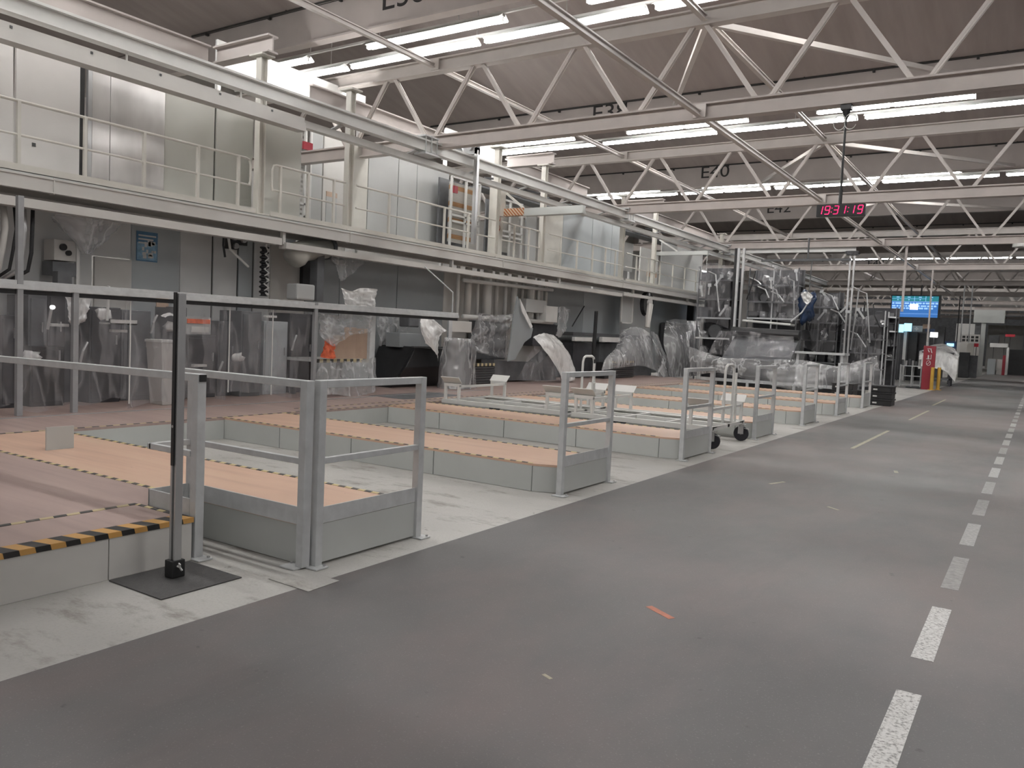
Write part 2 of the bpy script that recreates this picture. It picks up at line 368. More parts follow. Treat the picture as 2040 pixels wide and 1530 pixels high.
# saw tooth roof: boards sloping down to each roof beam, dark north light glass above each beam
for k, y in enumerate(GY):
    y1 = y+SP
    MB().add([(-24, y+.45, 10.9), (26, y+.45, 10.9), (26, y1, 8.74), (-24, y1, 8.74), (-24, y+.45, 11.1), (26, y+.45, 11.1), (26, y1, 8.94), (-24, y1, 8.94)],
             [(0, 1, 2, 3), (7, 6, 5, 4), (0, 4, 5, 1), (2, 6, 7, 3), (1, 5, 6, 2), (0, 3, 7, 4)]).build('ceiling', 'ceiling', kind='structure')
    g = MB().add([(-24, y+.14, 8.74), (26, y+.14, 8.74), (26, y+.45, 11), (-24, y+.45, 11)], [(0, 1, 2, 3)]).build('window_%d' % (k+1), 'dark', kind='structure')
    bm = MB().box((-24, y, 7.95), (26, y+.13, 8.72)).box((-24, y-.06, 7.93), (26, y+.2, 7.97)).build('roof_beam', 'roof_beam', kind='structure')
    pipe = MB().tube([(-18.6, y-.07, 8.735), (26, y-.07, 8.735)], .022, 6)
    for i in range(14):
        x = -18 + i*2.32
        pipe.box((x-.03, y-.09, 8.66), (x+.03, y-.02, 8.73))
        if i % 2: pipe.tube([(x+.6, y-.08, 8.72), (x+.6, y-.08, 8.98)], .02, 6)
    pipe.build('cable_conduit', 'dark', bm)
    nm = {1: 'E36', 2: 'E38', 3: 'E40', 4: 'E42', 7: 'E48'}.get(k)
    if nm: text(nm, 'lettering', 'text', bm, (-11.6, y-.005, 8.48), .68, ext=.003, sx=1.22)

where = {0: 'overhead at the near end', 1: 'in front of the E36 beam, nearest in view', 2: 'below the E38 beam', 3: 'below the E40 beam', 4: 'below the E42 beam, above the digital clock in the picture',
         5: 'first of the shadowed ones beyond the E42 beam', 6: 'second of the shadowed ones beyond the E42 beam', 7: 'at the far E48 beam', 8: 'first one past the E48 beam', 9: 'second one past the E48 beam', 10: 'farthest down the hall'}
for k, y in enumerate(TY):
    t = thing('roof_truss', 'white lattice steel roof truss ' + where[k], 'roof truss', (-7, y, 5.35), 'lattice trusses across the hall')
    x0, x1 = -19.2, 6.4
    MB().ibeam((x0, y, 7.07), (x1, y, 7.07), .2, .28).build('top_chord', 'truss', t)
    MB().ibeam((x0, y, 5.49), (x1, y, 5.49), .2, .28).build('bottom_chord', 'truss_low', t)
    for i in range(11):
        xn = -19.16 + 2.32*i
        for a, b in ((xn+.09, xn+1.16-.11), (xn+2.32-.09, xn+1.16+.11)):
            m = MB()
            for dy in (-.032, .032): m.bar((a, y+dy, 6.98), (b, y+dy, 5.6), .012, .075, (1, 0, 0)); m.bar((a, y+dy*.6, 6.98), (b, y+dy*.6, 5.6), .05, .012, (1, 0, 0))
            m.build('diagonal', 'truss', t)
    MB().cbox((-5.16+.04, y-.11, 5.49), (.22, .02, .22)).cbox((-10.92, y-.11, 7.07), (.2, .02, .22)).build('gusset_plate', 'truss', t)
# ties along the hall from truss to truss
for k in range(0, 7):
    y0, y1 = TY[k]+.1, TY[k+1]-.1
    w2 = ['overhead', 'from the nearest truss to the E38 one', 'from the E38 to the E40 truss', 'from the E40 to the E42 truss', 'just past the E42 truss', 'one bay past the E42 truss', 'two bays past the E42 truss'][k]
    for x, z, n in ((-5.13, 5.45, 'lower'), (-10.95, 7.05, 'upper'), (-5.13, 7.03, 'upper aisle side')):
        tag(MB().ibeam((x, y0, z), (x, y1, z), .09, .1, .02, .03).build('roof_tie', 'truss'), f'{n} white roof tie bar {w2}', 'tie bar', 'tie bars between the trusses')
    if k in (1, 2, 3):
        for x0, x1, n in ((-5.05, -1.2, 'right hand'), (-5.2, -9.6, 'left hand')):
            tag(MB().bar((x0, TY[k]+.15, 7.0), (x1, GY[k+1]-.12, 7.97), .1, .1).build('wind_brace', 'truss'), f'{n} slanting white wind brace {w2}', 'brace', 'slanting roof braces')

# fluorescent light lines, one pair of battens behind each beam
def fixture(x, y, z, lit, lab, grp):
    t = thing('batten_light', lab, 'fluorescent light', (x+1.95, y, z-.08), grp)
    L_ = 3.9
    MB().box((x, y-.05, z-.005), (x+L_, y+.05, z+.055)).build('housing', 'white', t)
    m = MB()
    for s in (-1, 1): m.bar((x, y+s*.05, z+.03), (x+L_, y+s*.16, z-.07), .006, .012, (0, 0, 1)); m.add([(x, y+s*.05, z+.05), (x+L_, y+s*.05, z+.05), (x+L_, y+s*.19, z-.05), (x, y+s*.19, z-.05)], [(0, 1, 2, 3)])
    m.build('reflector', 'white', t)
    for i in (0, 1):
        a = x+.06+i*1.95
        MB().tube([(a, y, z-.055), (a+1.83, y, z-.055)], .055, 8).build('tube', 'tube' if lit else 'tube_off', t)
        MB().box((a-.05, y-.02, z-.09), (a-.005, y+.02, z)).box((a+1.835, y-.02, z-.09), (a+1.87, y+.02, z)).build('lamp_holder', 'white', t)
    return t
rows_lit = {0: True, 1: True, 2: True, 3: True, 6: True, 7: True}
ph = {0: -13.0, 1: -13.8, 2: -11.6, 3: -12.6, 6: -12.9, 7: -13.4, 8: -12.0}
rn = {0: 'overhead row nearest the camera', 1: 'row behind the E36 beam', 2: 'row behind the E38 beam', 3: 'row behind the E40 beam', 6: 'far row before the E48 beam', 7: 'far row behind the E48 beam', 8: 'farthest row'}
for k, lit in rows_lit.items():
    y = GY[k]
    for line, (dy, z, off) in enumerate(((1.25, 8.20, 0), (1.95, 8.12, 2.9))):
        rail = MB().box((-19.5, y+dy-.03, z+.06), (9, y+dy+.03, z+.11))
        for i in range(12): rail.tube([(-18+i*2.3, y+dy, z+.1), (-18+i*2.3, y+dy, z+1.2)], .012, 5)
        tag(rail.build('light_rail', 'white'), f'white carrier rail of the {["front", "rear"][line]} light line, {rn[k]}', 'light rail', 'carrier rails of the lights')
        n = 0
        for i in range(-2, 5):
            x = ph[k]+off+(5.85, 4.1)[line]*i
            if x < -20: continue
            if x > 3: break
            fixture(x, y+dy, z, lit and (k < 5 or line == 1), f'white batten light, {ORD[n]} from left, {["front", "rear"][line]} line, {rn[k]}', 'batten lights in ' + rn[k]); n += 1

# columns and the beam along the column line
def column(y, ztop, lab, z0=3.45, wd=.14):
    t = thing('steel_column', lab, 'column', (-11.62, y, z0), 'columns along the walkway')
    MB().ibeam((-11.62, y, z0), (-11.62, y, ztop), .13, wd, .016, .016, (0, 1, 0)).build('shaft', 'cream', t)
    MB().cbox((-11.62, y, ztop+.02), (.34, .28, .03)).build('cap_plate', 'cream', t)
    MB().cbox((-11.62, y, z0+.012), (.26, .26, .024)).build('base_plate', 'cream', t)
    return t
cl = [(9.46, 'cream column between the two nearest walkway rails'), (11.62, 'cream column beside the white door on the walkway'), (16.75, 'cream column next to the warning signs'), (19.0, 'white column behind the striped jib arm'),
      (24.0, 'pale column beyond the blue grey cladding'), (26.6, 'slim pale column near the bright opening'), (33.6, 'far pale column at the walkway end')]
for y, lab in cl: column(y, 6.15, lab)
for a, b, n in ((-4, 9.33, 'nearest'), (11.75, 16.6, 'second'), (19.14, 23.9, 'third'), (26.74, 45, 'farthest')):
    tag(MB().ibeam((-12.95, a, 6.33), (-12.95, b, 6.33), .2, .34).build('edge_beam', 'roof_beam'), f'{n} piece of the tan roof edge beam along the column line', 'beam', 'roof edge beam pieces')
for y, n in ((9.46, 'nearest'), (19.0, 'second'), (26.6, 'third')):
    tag(MB().ibeam((-12.84, y, 6.34), (-11.35, y, 6.34), .22, .30).build('cross_beam', 'roof_beam'), f'short tan beam stub on the {n} column top', 'beam', 'short beams on the column tops')
for a, b, z0, z1, lab in ((10.1, 14.2, 6.25, 7.0, 'brightly lit white panel high behind the nearest column'), (17.3, 19.8, 6.2, 7.0, 'brightly lit white panel high behind the warning sign column'), (26.2, 29.4, 4.2, 5.3, 'bright white panel behind the far walkway opening')):
    t = thing('lit_board', lab, 'wall panel', (-13.75, (a+b)/2, 0)); MB().box((-13.78, a, z0), (-13.73, b, z1)).build('sheet', 'white', t)
    for y in (a+.1, b-.1): MB().box((-13.86, y-.04, 0), (-13.78, y+.04, z1-.02)).build('post', 'white', t)
for y, n in ((10.4, 'nearest'), (17.0, 'second')):  # hidden lamps added to brighten the white panels
    t = thing('strip_light', f'added strip light hidden behind the crane beam, brightening the {n} white panel', 'strip light', (-13.3, y+1.4, 6.3), 'added strip lights behind the beams')
    MB().box((-13.36, y, 6.10), (-13.24, y+2.8, 6.15)).box((-13.73, y+.1, 6.11), (-13.3, y+.14, 6.14)).box((-13.73, y+.1, 6.11), (-13.7, y+.14, 6.3)).build('housing', 'white', t); MB().tube([(-13.3, y+.05, 6.19), (-13.3, y+2.75, 6.19)], .035, 8).build('tube', 'tube', t)
pw = MB()
rng = random.Random(5)
for i in range(26):
    y = 18.5+i*.55; z = 5.55+rng.random()*.5
    pw.tube([(-13.3, y, z), (-13.1+rng.random()*.3, y+.9, z+rng.uniform(-.1, .1))], .03, 6)
pw.box((-13.5, 18, 5.5), (-13.0, 36, 5.55)).box((-13.5, 18, 5.85), (-13.45, 36, 5.9))
tag(pw.build('cable_tray', 'machine'), 'grey cable tray loaded with pipes high along the column line', 'cable tray', kind='stuff')

# ------------------------------------------------------------------ crane way
cb = thing('crane_beam', 'long pale crane runway beam hanging in front of the columns', 'crane beam', (-10.8, 20, 5.2))
MB().ibeam((-10.8, 1, 5.32), (-10.8, 50, 5.32), .17, .24, .035, .02).build('runway', 'white', cb)
for y in (13.0, 22.6, 32.2):
    m = MB()
    for dx, dy in ((-.07, -.16), (.07, -.16), (-.07, .02), (.07, .02), (-.07, .2), (.07, .2)): m.tube([(-10.8+dx*1.4, y+dy, 5.16), (-10.8+dx*1.4, y+dy, 5.5)], .012, 6)
    m.cbox((-10.8, y, 5.15), (.3, .46, .04)).cbox((-10.8, y, 5.5), (.26, .44, .03)); m.build('hanger_clamp', 'rail', cb)
for y in (6.5, 8.4): MB().tube([(-10.8, y, 5.0), (-10.8, y, 5.22)], .015, 6).build('hanger_rod', 'white', cb)
lr = thing('conductor_rail', 'lower pale rail parallel to the crane runway beam', 'rail', (-11.05, 20, 5.0))
MB().box((-11.12, 1, 5.0), (-10.98, 50, 5.12)).build('rail_bar', 'white', lr)
for i in range(14): MB().bar((-11.05, 10.6+i*2.1, 5.13), (-10.82, 10.6+i*2.1, 5.19), .1, .02).build('cross_tie', 'rail', lr)
tk = thing('cable_trunking', 'pale boxed trunking below the nearest stretch of crane beam', 'trunking', (-10.86, 5, 4.86))
MB().box((-10.94, 1, 4.99), (-10.78, 9.7, 5.09)).build('upper_duct', 'pale_panel', tk)
MB().box((-10.95, 1, 4.86), (-10.74, 9.7, 4.985)).build('lower_duct', 'pale_panel', tk)
for i in range(8): MB().cbox((-10.775, 2+i, 5.04), (.012, .03, .03)).build('screw_head', 'charcoal', tk)

t = thing('trolley_hoist', 'grey crane trolley with a long hanging mast on the runway', 'hoist', (-10.85, 14.5, 5.45))
MB().box((-11.7, 14.38, 5.66), (-10.45, 14.62, 5.86)).build('carriage', 'machine', t, .01)
MB().cyl((-10.5, 14.4, 5.82), (-10.05, 14.4, 5.82), .1).cyl((-10.4, 14.5, 5.9), (-10.3, 14.7, 5.9), .08).build('motor', 'machine', t)
MB().tube([(-10.3, 14.35, 5.66), (-10.05, 14.3, 5.60), (-9.9, 14.3, 5.62)], .025, 6).build('cable', 'black', t)
for x in (-11.55, -11.2, -10.75): MB().cyl((x, 14.36, 5.6), (x, 14.64, 5.6), .07, 14).build('trolley_wheel', 'rail', t)
MB().box((-10.97, 14.44, 5.46), (-10.6, 14.56, 5.66)).build('mast_bracket', 'rail', t)
MB().box((-10.66, 14.44, 3.55), (-10.6, 14.56, 5.6)).box((-10.675, 14.455, 3.5), (-10.585, 14.49, 5.55)).build('mast', 'alu', t)

t = thing('jib_arm', 'grey jib arm with red hazard striped root on the signed column', 'jib crane', (-10.5, 17.1, 4.5))
MB().box((-10.95, 17.0, 4.53), (-9.3, 17.14, 4.69)).box((-10.95, 16.97, 4.50), (-9.3, 17.17, 4.53)).build('boom', 'grey_panel', t)
MB().box((-11.75, 16.99, 4.52), (-10.95, 17.15, 4.70)).build('boom_root', 'hazard_up', t)
MB().bar((-11.55, 17.07, 5.1), (-11.0, 17.07, 4.7), .05, .05).box((-11.7, 16.83, 4.5), (-11.55, 17.06, 5.15)).build('stay', 'cream', t)
t = thing('bracket_arm', 'plain grey arm reaching out past the far walkway column', 'arm', (-11, 26.7, 4.6))
MB().box((-11.6, 26.7, 4.55), (-9.7, 26.82, 4.68)).build('boom', 'grey_panel', t)
MB().bar((-11.5, 26.76, 5.1), (-10.8, 26.76, 4.68), .05, .05).build('stay', 'white', t)

# ------------------------------------------------------------------ walkway
XW = -11.5
wk = thing('walkway', 'pale steel walkway running along the cladding above the line', 'walkway', (-11.9, 16, 3.2))
MB().box((-13.2, -1, 3.40), (XW, 34, 3.45)).build('deck', 'grey_panel', wk)
MB().ibeam((XW-.03, -1, 3.32), (XW-.03, 34, 3.32), .09, .20, .02, .05).build('fascia', 'pale_panel', wk)
MB().box((XW-.012, -1, 3.44), (XW, 9.3, 3.54)).box((XW-.012, 9.62, 3.44), (XW, 24, 3.54)).box((XW-.012, 24.2, 3.44), (XW, 34, 3.54)).build('toe_board', 'cream', wk)
MB().ibeam((-12.2, -1, 3.30), (-12.2, 34, 3.30), .1, .2, .02, .03).build('rear_beam', 'pale_panel', wk)
for y in (5.9, 11.6, 17, 24): MB().cbox((XW-.05, y, 3.32), (.12, .02, .22)).build('splice_plate', 'pale_panel', wk)
MB().add([(XW, 34, 3.2), (XW, 34.6, 3.2), (XW, 34.6, 3.75), (XW-.06, 34, 3.2), (XW-.06, 34.6, 3.2), (XW-.06, 34.6, 3.75), (XW, 34, 3.42), (XW-.06, 34, 3.42)], [(0, 1, 2, 6), (3, 7, 5, 4), (6, 2, 5, 7), (0, 3, 4, 1), (1, 4, 5, 2), (0, 6, 7, 3)]).build('end_bracket', 'pale_panel', wk)
def wrail(y0, y1, posts, lab, r0=False, r1=False):
    t = thing('walkway_rail', lab, 'guard rail', (XW-.02, (y0+y1)/2, 3.45), 'guard rails of the walkway')
    x = XW-.03
    def ends(z0, z1):
        pts = []
        if r0: pts += [(x, y0+.02, z0+.05), (x, y0, z0+.12), (x, y0, z1-.1), (x, y0+.03, z1-.02), (x, y0+.1, z1)]
        else: pts += [(x, y0, z1)]
        if r1: pts += [(x, y1-.1, z1), (x, y1-.03, z1-.02), (x, y1, z1-.1), (x, y1, z0+.12), (x, y1-.02, z0+.05)]
        else: pts += [(x, y1, z1)]
        return pts
    MB().tube(ends(3.86, 4.36), .021, 8).build('top_rail', 'cream', t)
    MB().tube([(x, y0+(.02 if r0 else 0), 3.92), (x, y1-(.02 if r1 else 0), 3.92)], .017, 8).build('mid_rail', 'cream', t)
    for y in posts: MB().box((x-.022, y-.022, 3.42), (x+.022, y+.022, 4.36)).build('post', 'cream', t)
wrail(-.5, 9.2, [4.6, 5.45, 6.34, 7.24, 8.17, 8.95], 'nearest walkway guard rail in front of the off white cladding', False, True)
wrail(9.66, 11.45, [9.85, 10.5, 11.15], 'short walkway rail in front of the olive cladding', True, False)
wrail(11.75, 16.6, [12.72, 13.62, 14.58, 15.5], 'walkway rail in front of the mid grey cladding')
wrail(16.9, 18.75, [17.5, 18.2], 'walkway rail in front of the louvred racks', False, True)
wrail(19.2, 23.85, [19.9, 20.86, 21.84, 22.7, 23.4], 'walkway rail in front of the blue grey cladding')
wrail(24.2, 34, [25, 26, 27, 28.2, 29.4, 30.6, 31.8, 33], 'far walkway rail toward the dark racks')
tr = thing('cable_duct', 'pale flat duct slung under the near walkway', 'duct', (XW-.1, 8, 2.95))
MB().box((XW-.2, -1, 2.98), (XW, 9.9, 3.1)).build('near_duct', 'pale_panel', tr); MB().box((XW-.2, 10.0, 2.93), (XW, 24, 3.04)).box((XW-.2, 24.1, 2.98), (XW, 33, 3.08)).build('far_duct', 'pale_panel', tr)
for y in (5, 10, 15, 20, 25, 30): MB().box((XW-.14, y-.03, 3.0), (XW-.06, y+.03, 3.3)).build('hanger', 'pale_panel', tr)

# ------------------------------------------------------------------ cladding above the walkway
XP = -12.3
def upanel(y0, y1, m, lab, x=XP, z0=3.45, z1=5.5, th=.05, seams=(), extras=None):
    o = MB().box((x-th, y0, z0), (x, y1, z1)).build('cladding_sheet', m, bevel=.004)
    tag(o, lab, 'wall panel', 'cladding above the walkway')
    for s in seams: MB().box((x, s-.006, z0+.02), (x+.003, s+.006, z1-.02)).build('seam', 'charcoal', o)
    return o
upanel(-1, 5.74, 'offwhite_panel', 'leftmost off white cladding panel over the walkway', seams=(2.3,))
b2 = upanel(5.78, 6.68, 'offwhite_panel', 'off white cladding panel left of the stainless sheets')
MB().cbox((XP+.004, 6.02, 3.98), (.01, .05, .05)).build('hole_cover', 'charcoal', b2)
tag(MB().box((-12.36, 6.70, 3.45), (-12.32, 6.76, 5.4)).build('gap_strip', 'dark'), 'dark slot left of the stainless sheets', 'gap strip')
tag(MB().box((-12.3, 6.77, 3.45), (-12.24, 6.83, 5.42)).build('frame_post', 'alu'), 'slim aluminium post at the stainless sheets', 'post')
upanel(6.85, 7.13, 'stainless', 'narrow brushed stainless sheet', x=-12.27); upanel(7.14, 8.06, 'stainless', 'wide brushed stainless sheet', x=-12.27)
upanel(8.08, 9.03, 'olive_panel', 'olive grey panel right of the stainless sheets'); upanel(9.07, 9.85, 'olive_panel', 'olive grey panel left of the nearest column')
tag(MB().box((-12.4, 9.02, 3.45), (-12.34, 9.08, 5.5)).build('gap_strip', 'dark'), 'dark slot between two olive grey panels', 'gap strip')
upanel(9.72, 10.64, 'olive_panel', 'olive panel standing forward, right of the nearest column', x=-11.9, z1=5.35)
tag(MB().box((-12.9, 10.64, 3.45), (-11.95, 10.69, 5.2)).build('cladding_return', 'grey_clad'), 'grey return edge of the forward olive panel', 'wall panel')
def louvre(y0, y1, x, z0, z1, lab, n=22, col='white', orange=False):
    t = thing('louvre_cabinet', lab, 'louvred cabinet', (x, (y0+y1)/2, z0), 'louvred units on the walkway')
    f = MB()
    for y in (y0, (y0+y1)/2, y1): f.box((x-.05, y-.025, z0), (x, y+.025, z1))
    for z in (z0, z0+(z1-z0)*.42, z0+(z1-z0)*.5, z1): f.box((x-.05, y0, z-.025), (x, y1, z+.025))
    f.build('frame', col, t)
    MB().box((x-.45, y0, z0), (x-.40, y1, z1)).build('back_panel', 'machine', t)
    for i in range(n):
        z = z0+.3+(z1-z0-.4)*i/n
        MB().bar((x-.12, y0+.03, z), (x-.12, y1-.03, z), .012, .055, (.6, 0, 1)).build('slat', 'orange_slat' if orange and i % 11 in (2, 3, 4) else 'pale_panel', t)
    return t
louvre(13.4, 13.74, -15.0, 2.6, 6.3, 'narrow louvred unit beside the grey doors', 30)
tag(MB().box((-14.99, 13.43, 5.72), (-14.93, 13.71, 5.9)).build('red_sign', 'red'), 'small dark red plate above the narrow louvred unit', 'plate')
upanel(13.76, 14.1, 'grey_clad', 'narrow grey panel beside the white door', x=-15.0, z0=0, z1=6.2)
XD = -15.0
dr = upanel(14.14, 14.92, 'pale_panel', 'pale door behind the second column', x=XD, z0=0, z1=6.2)
MB().box((XD, 14.24, 3.5), (XD+.02, 14.6, 4.75)).build('inspection_panel', 'grey_clad', dr); MB().box((XD+.005, 14.24, 4.75), (XD+.025, 14.6, 4.87)).build('orange_label', 'board', dr)
upanel(14.95, 15.1, 'white', 'white door jamb beside the second column', x=XD, z0=0, z1=6.2); upanel(13.15, 13.6, 'cream', 'cream panel right of the second column', x=-13.0, z1=5.6)
upanel(13.62, 14.62, 'grey_clad', 'left one of the mid grey panels', x=-13.0, z1=5.75); upanel(14.64, 15.3, 'grey_clad', 'middle one of the mid grey panels', x=-13.0, z1=5.75); upanel(15.32, 16.57, 'grey_clad', 'right one of the mid grey panels', x=-13.0, z1=5.75)
louvre(15.82, 17.0, -12.3, 3.5, 5.35, 'large white framed louvred rack with orange slats', 40, 'white', True)
louvre(17.85, 19.05, -12.3, 3.5, 5.15, 'second white louvred rack behind the jib arm', 36, 'white')
tag(MB().box((-12.3, 15.84, 4.95), (-12.25, 15.98, 5.12)).build('red_sign', 'red'), 'small dark red plate at the large louvred rack', 'plate')
sg = tag(MB().box((-12.0, 17.0-.02, 3.45), (-11.85, 17.42, 5.3)).build('sign_post', 'cream'), 'cream boxed post carrying three warning stickers', 'post')
zz = 4.67
m = MB().prism([(0, 0), (1, 0), (.5, .87)], 0, .004)
def sticker(kind, z, lab):
    t = thing('warning_sticker', lab, 'sticker', (-11.845, 17.2, z), 'warning stickers on the cream post')
    y, x, r = 17.2, -11.845, .085
    if kind == 'tri':
        MB().add([(x, y-r*1.1, z-r*.8), (x, y+r*1.1, z-r*.8), (x, y, z+r), (x-.004, y-r*1.1, z-r*.8), (x-.004, y+r*1.1, z-r*.8), (x-.004, y, z+r)], [(0, 1, 2), (5, 4, 3), (0, 3, 4, 1), (1, 4, 5, 2), (2, 5, 3, 0)]).build('triangle', 'mark_red', t)
        MB().box((x, y-.01, z-.03), (x+.003, y+.01, z+.04)).box((x, y-.01, z-.055), (x+.003, y+.01, z-.04)).build('mark', 'text', t)
    else:
        MB().cyl((x-.004, y, z), (x, y, z), r, 24).build('disc', 'cream', t)
        ring = [(x+.002, y+r*.88*math.cos(a*math.pi/12), z+r*.88*math.sin(a*math.pi/12)) for a in range(25)]
        MB().tube(ring, .010, 6).build('ring', 'mark_red', t)
        MB().bar((x+.002, y-r*.6, z+r*.6), (x+.002, y+r*.6, z-r*.6), .01, .02, (1, 0, 0)).build('bar', 'mark_red', t)
        MB().cbox((x+.001, y, z), (.003, .05, .09)).build('mark', 'text', t)
sticker('tri', 4.72, 'red warning triangle sticker, top of the cream post'); sticker('no', 4.50, 'round red prohibition sticker below the triangle'); sticker('no', 4.26, 'lower round red prohibition sticker on the cream post')
upanel(19.25, 19.8, 'grey_clad', 'grey panel behind the fourth column', z1=5.1); upanel(20.3, 21.3, 'cream', 'pale panel left of the blue grey cladding', z1=5.2)
for i, (a, b) in enumerate(((21.32, 23.2), (23.22, 24.6), (24.62, 25.5))): upanel(a, b, 'blue_clad', ['left', 'middle', 'right'][i] + ' panel of the blue grey cladding', z1=5.42)
upanel(27.0, 28.6, 'white', 'white panel in the far bright opening', z1=4.9); upanel(28.9, 33.3, 'grey_clad', 'large grey panel at the far end of the walkway', z1=5.3)
tag(MB().box((-12.3, 27.6, 3.9), (-12.24, 28.4, 4.1)).build('board_strip', 'board'), 'small brown board in the far bright opening', 'board')
fx = thing('strip_light', 'small lit strip light past the walkway end', 'strip light', (-12.55, 34.6, 4.6), 'strip lights past the walkway')
MB().box((-12.6, 33.9, 4.62), (-12.5, 35.4, 4.66)).build('tube', 'tube', fx); MB().box((-12.6, 33.9, 4.66), (-12.5, 35.4, 4.71)).box((-12.56, 34.5, 4.7), (-12.54, 34.52, 6.2)).build('housing', 'white', fx)

# ================================================================== raised decks, guard rails and carts
FC = [4.21+3.26*k for k in range(7)]
HW = .54
place = ['nearest', 'second', 'third', 'fourth', 'fifth', 'sixth', 'seventh']
mp = thing('raised_platform', 'long raised work floor of worn brown boards along the line', 'platform', (-11, 12, 0))
MB().box((-13.7, -3, ZD-.03), (-9.1, 27, ZD)).build('deck', 'laminate_worn', mp)
for k in range(-1, 7):
    y0 = FC[k]+HW if k >= 0 else None; y1 = FC[k+1]-HW if k < 6 else 27
    if y0 is None: continue
    MB().box((-9.13, y0, 0), (-9.1, y1, ZD-.03)).build('edge_panel', 'grey_panel', mp)
MB().box((-13.7, 26.97, 0), (-9.1, 27, ZD-.03)).build('end_panel', 'grey_panel', mp)
MB().box((-9.17, 3.8, ZD), (-9.12, 27, ZD+.003)).build('edge_tape', 'tape_y', mp); MB().box((-9.52, 8.5, ZD), (-9.48, 27, ZD+.003)).build('floor_tape', 'tape_y', mp)
MB().box((-10.42, 4.5, ZD), (-10.36, 15, ZD+.008)).build('edge_trim', 'alu', mp)
MB().box((-10.6, 11.3, ZD), (-9.7, 13.1, ZD+.004)).build('hatch_cover', 'machine', mp)

lp = thing('loading_platform', 'worn brown boarded platform with hazard striped front edge, left foreground', 'platform', (-7, 0, 0))
MB().prism([(-9.1, -3), (-4.6, -3), (-4.6, 3.28), (-5.12, 3.28), (-5.12, 3.665), (-9.1, 3.665)], ZD-.03, ZD).build('deck', 'laminate_worn', lp)
MB().box((-4.62, -3, 0), (-4.6, 2.70, ZD-.028)).build('front_panel', 'pale_panel', lp, .003); MB().box((-4.62, 2.705, 0), (-4.6, 3.27, ZD-.028)).build('front_panel', 'pale_panel', lp, .003)
MB().box((-5.12, 3.265, 0), (-4.62, 3.28, ZD-.028)).build('end_panel', 'grey_panel', lp)
MB().box((-4.735, -3, ZD), (-4.6, 3.28, ZD+.003)).box((-4.598, -3, ZD-.03), (-4.595, 3.28, ZD+.003)).build('hazard_band', 'hazard_y' if 'hazard_y' in M else 'hazard', lp)
MB().box((-5.235, -3, ZD), (-5.19, 3.26, ZD+.003)).build('floor_tape', 'tape_y', lp); MB().box((-5.2, 3.235, ZD), (-4.76, 3.27, ZD+.003)).build('floor_tape', 'tape_line', lp)
MB().box((-9.1, 3.625, ZD), (-5.3, 3.665, ZD+.003)).build('edge_tape', 'tape_line', lp)

for k, c in enumerate(FC):
    y0, y1 = c-HW, c+HW; xe = -3.945; ch = k > 0
    lab = f'{place[k]} raised finger platform with pale orange boards' + [' and corner guard rails', ' beyond the open concrete bay', ' in front of the two white carts', ' behind the two white carts', '', '', ', farthest along the aisle'][k]
    t = thing('finger_platform', lab, 'platform', (-6.5, c, 0), 'finger platforms along the aisle')
    poly = [(-9.1, y0), (-4.22, y0), (xe, y0+.11), (xe, y1), (-9.1, y1)] if ch else [(-9.1, y0), (xe, y0), (xe, y1), (-9.1, y1)]
    MB().prism(poly, ZD-.022, ZD).build('deck', 'laminate', t)
    MB().box((-9.08, y0+.03, .01), (-4.3, y1-.03, ZD-.03)).build('substructure', 'black', t)
    xs = [-9.1, -8.0, -6.75, -5.5, -4.22] if ch else [-9.1, -8.0, -6.75, -5.12, -4.0+.055]
    for a, b in zip(xs[:-1], xs[1:]):
        if not ch and b < -5.1: continue
        MB().box((a+.006, y0, 0.004), (b-.006, y0+.018, ZD-.023)).build('side_panel', 'grey_panel', t)
    if ch: MB().prism([(-4.217, y0), (xe-.004, y0+.108), (xe-.012, y0+.126), (-4.225, y0+.018)], .004, ZD-.023).build('corner_panel', 'grey_panel', t)
    for a, b in zip([-9.1, -7.9, -6.6, -5.3], [-7.9, -6.6, -5.3, xe]): MB().box((a+.006, y1-.018, .004), (b-.006, y1, ZD-.023)).build('side_panel', 'grey_panel', t)
    MB().box((xe-.018, y0+(.14 if ch else .02), .004), (xe, y1-.02, ZD-.023)).build('front_panel', 'grey_panel', t)
    MB().box((-9.1, y1-.045, ZD), (-4.12, y1, ZD+.003)).build('edge_tape', 'tape_line', t)
    if ch: MB().box((-9.1, y0, ZD), (-4.24, y0+.045, ZD+.003)).build('edge_tape', 'tape_line', t)

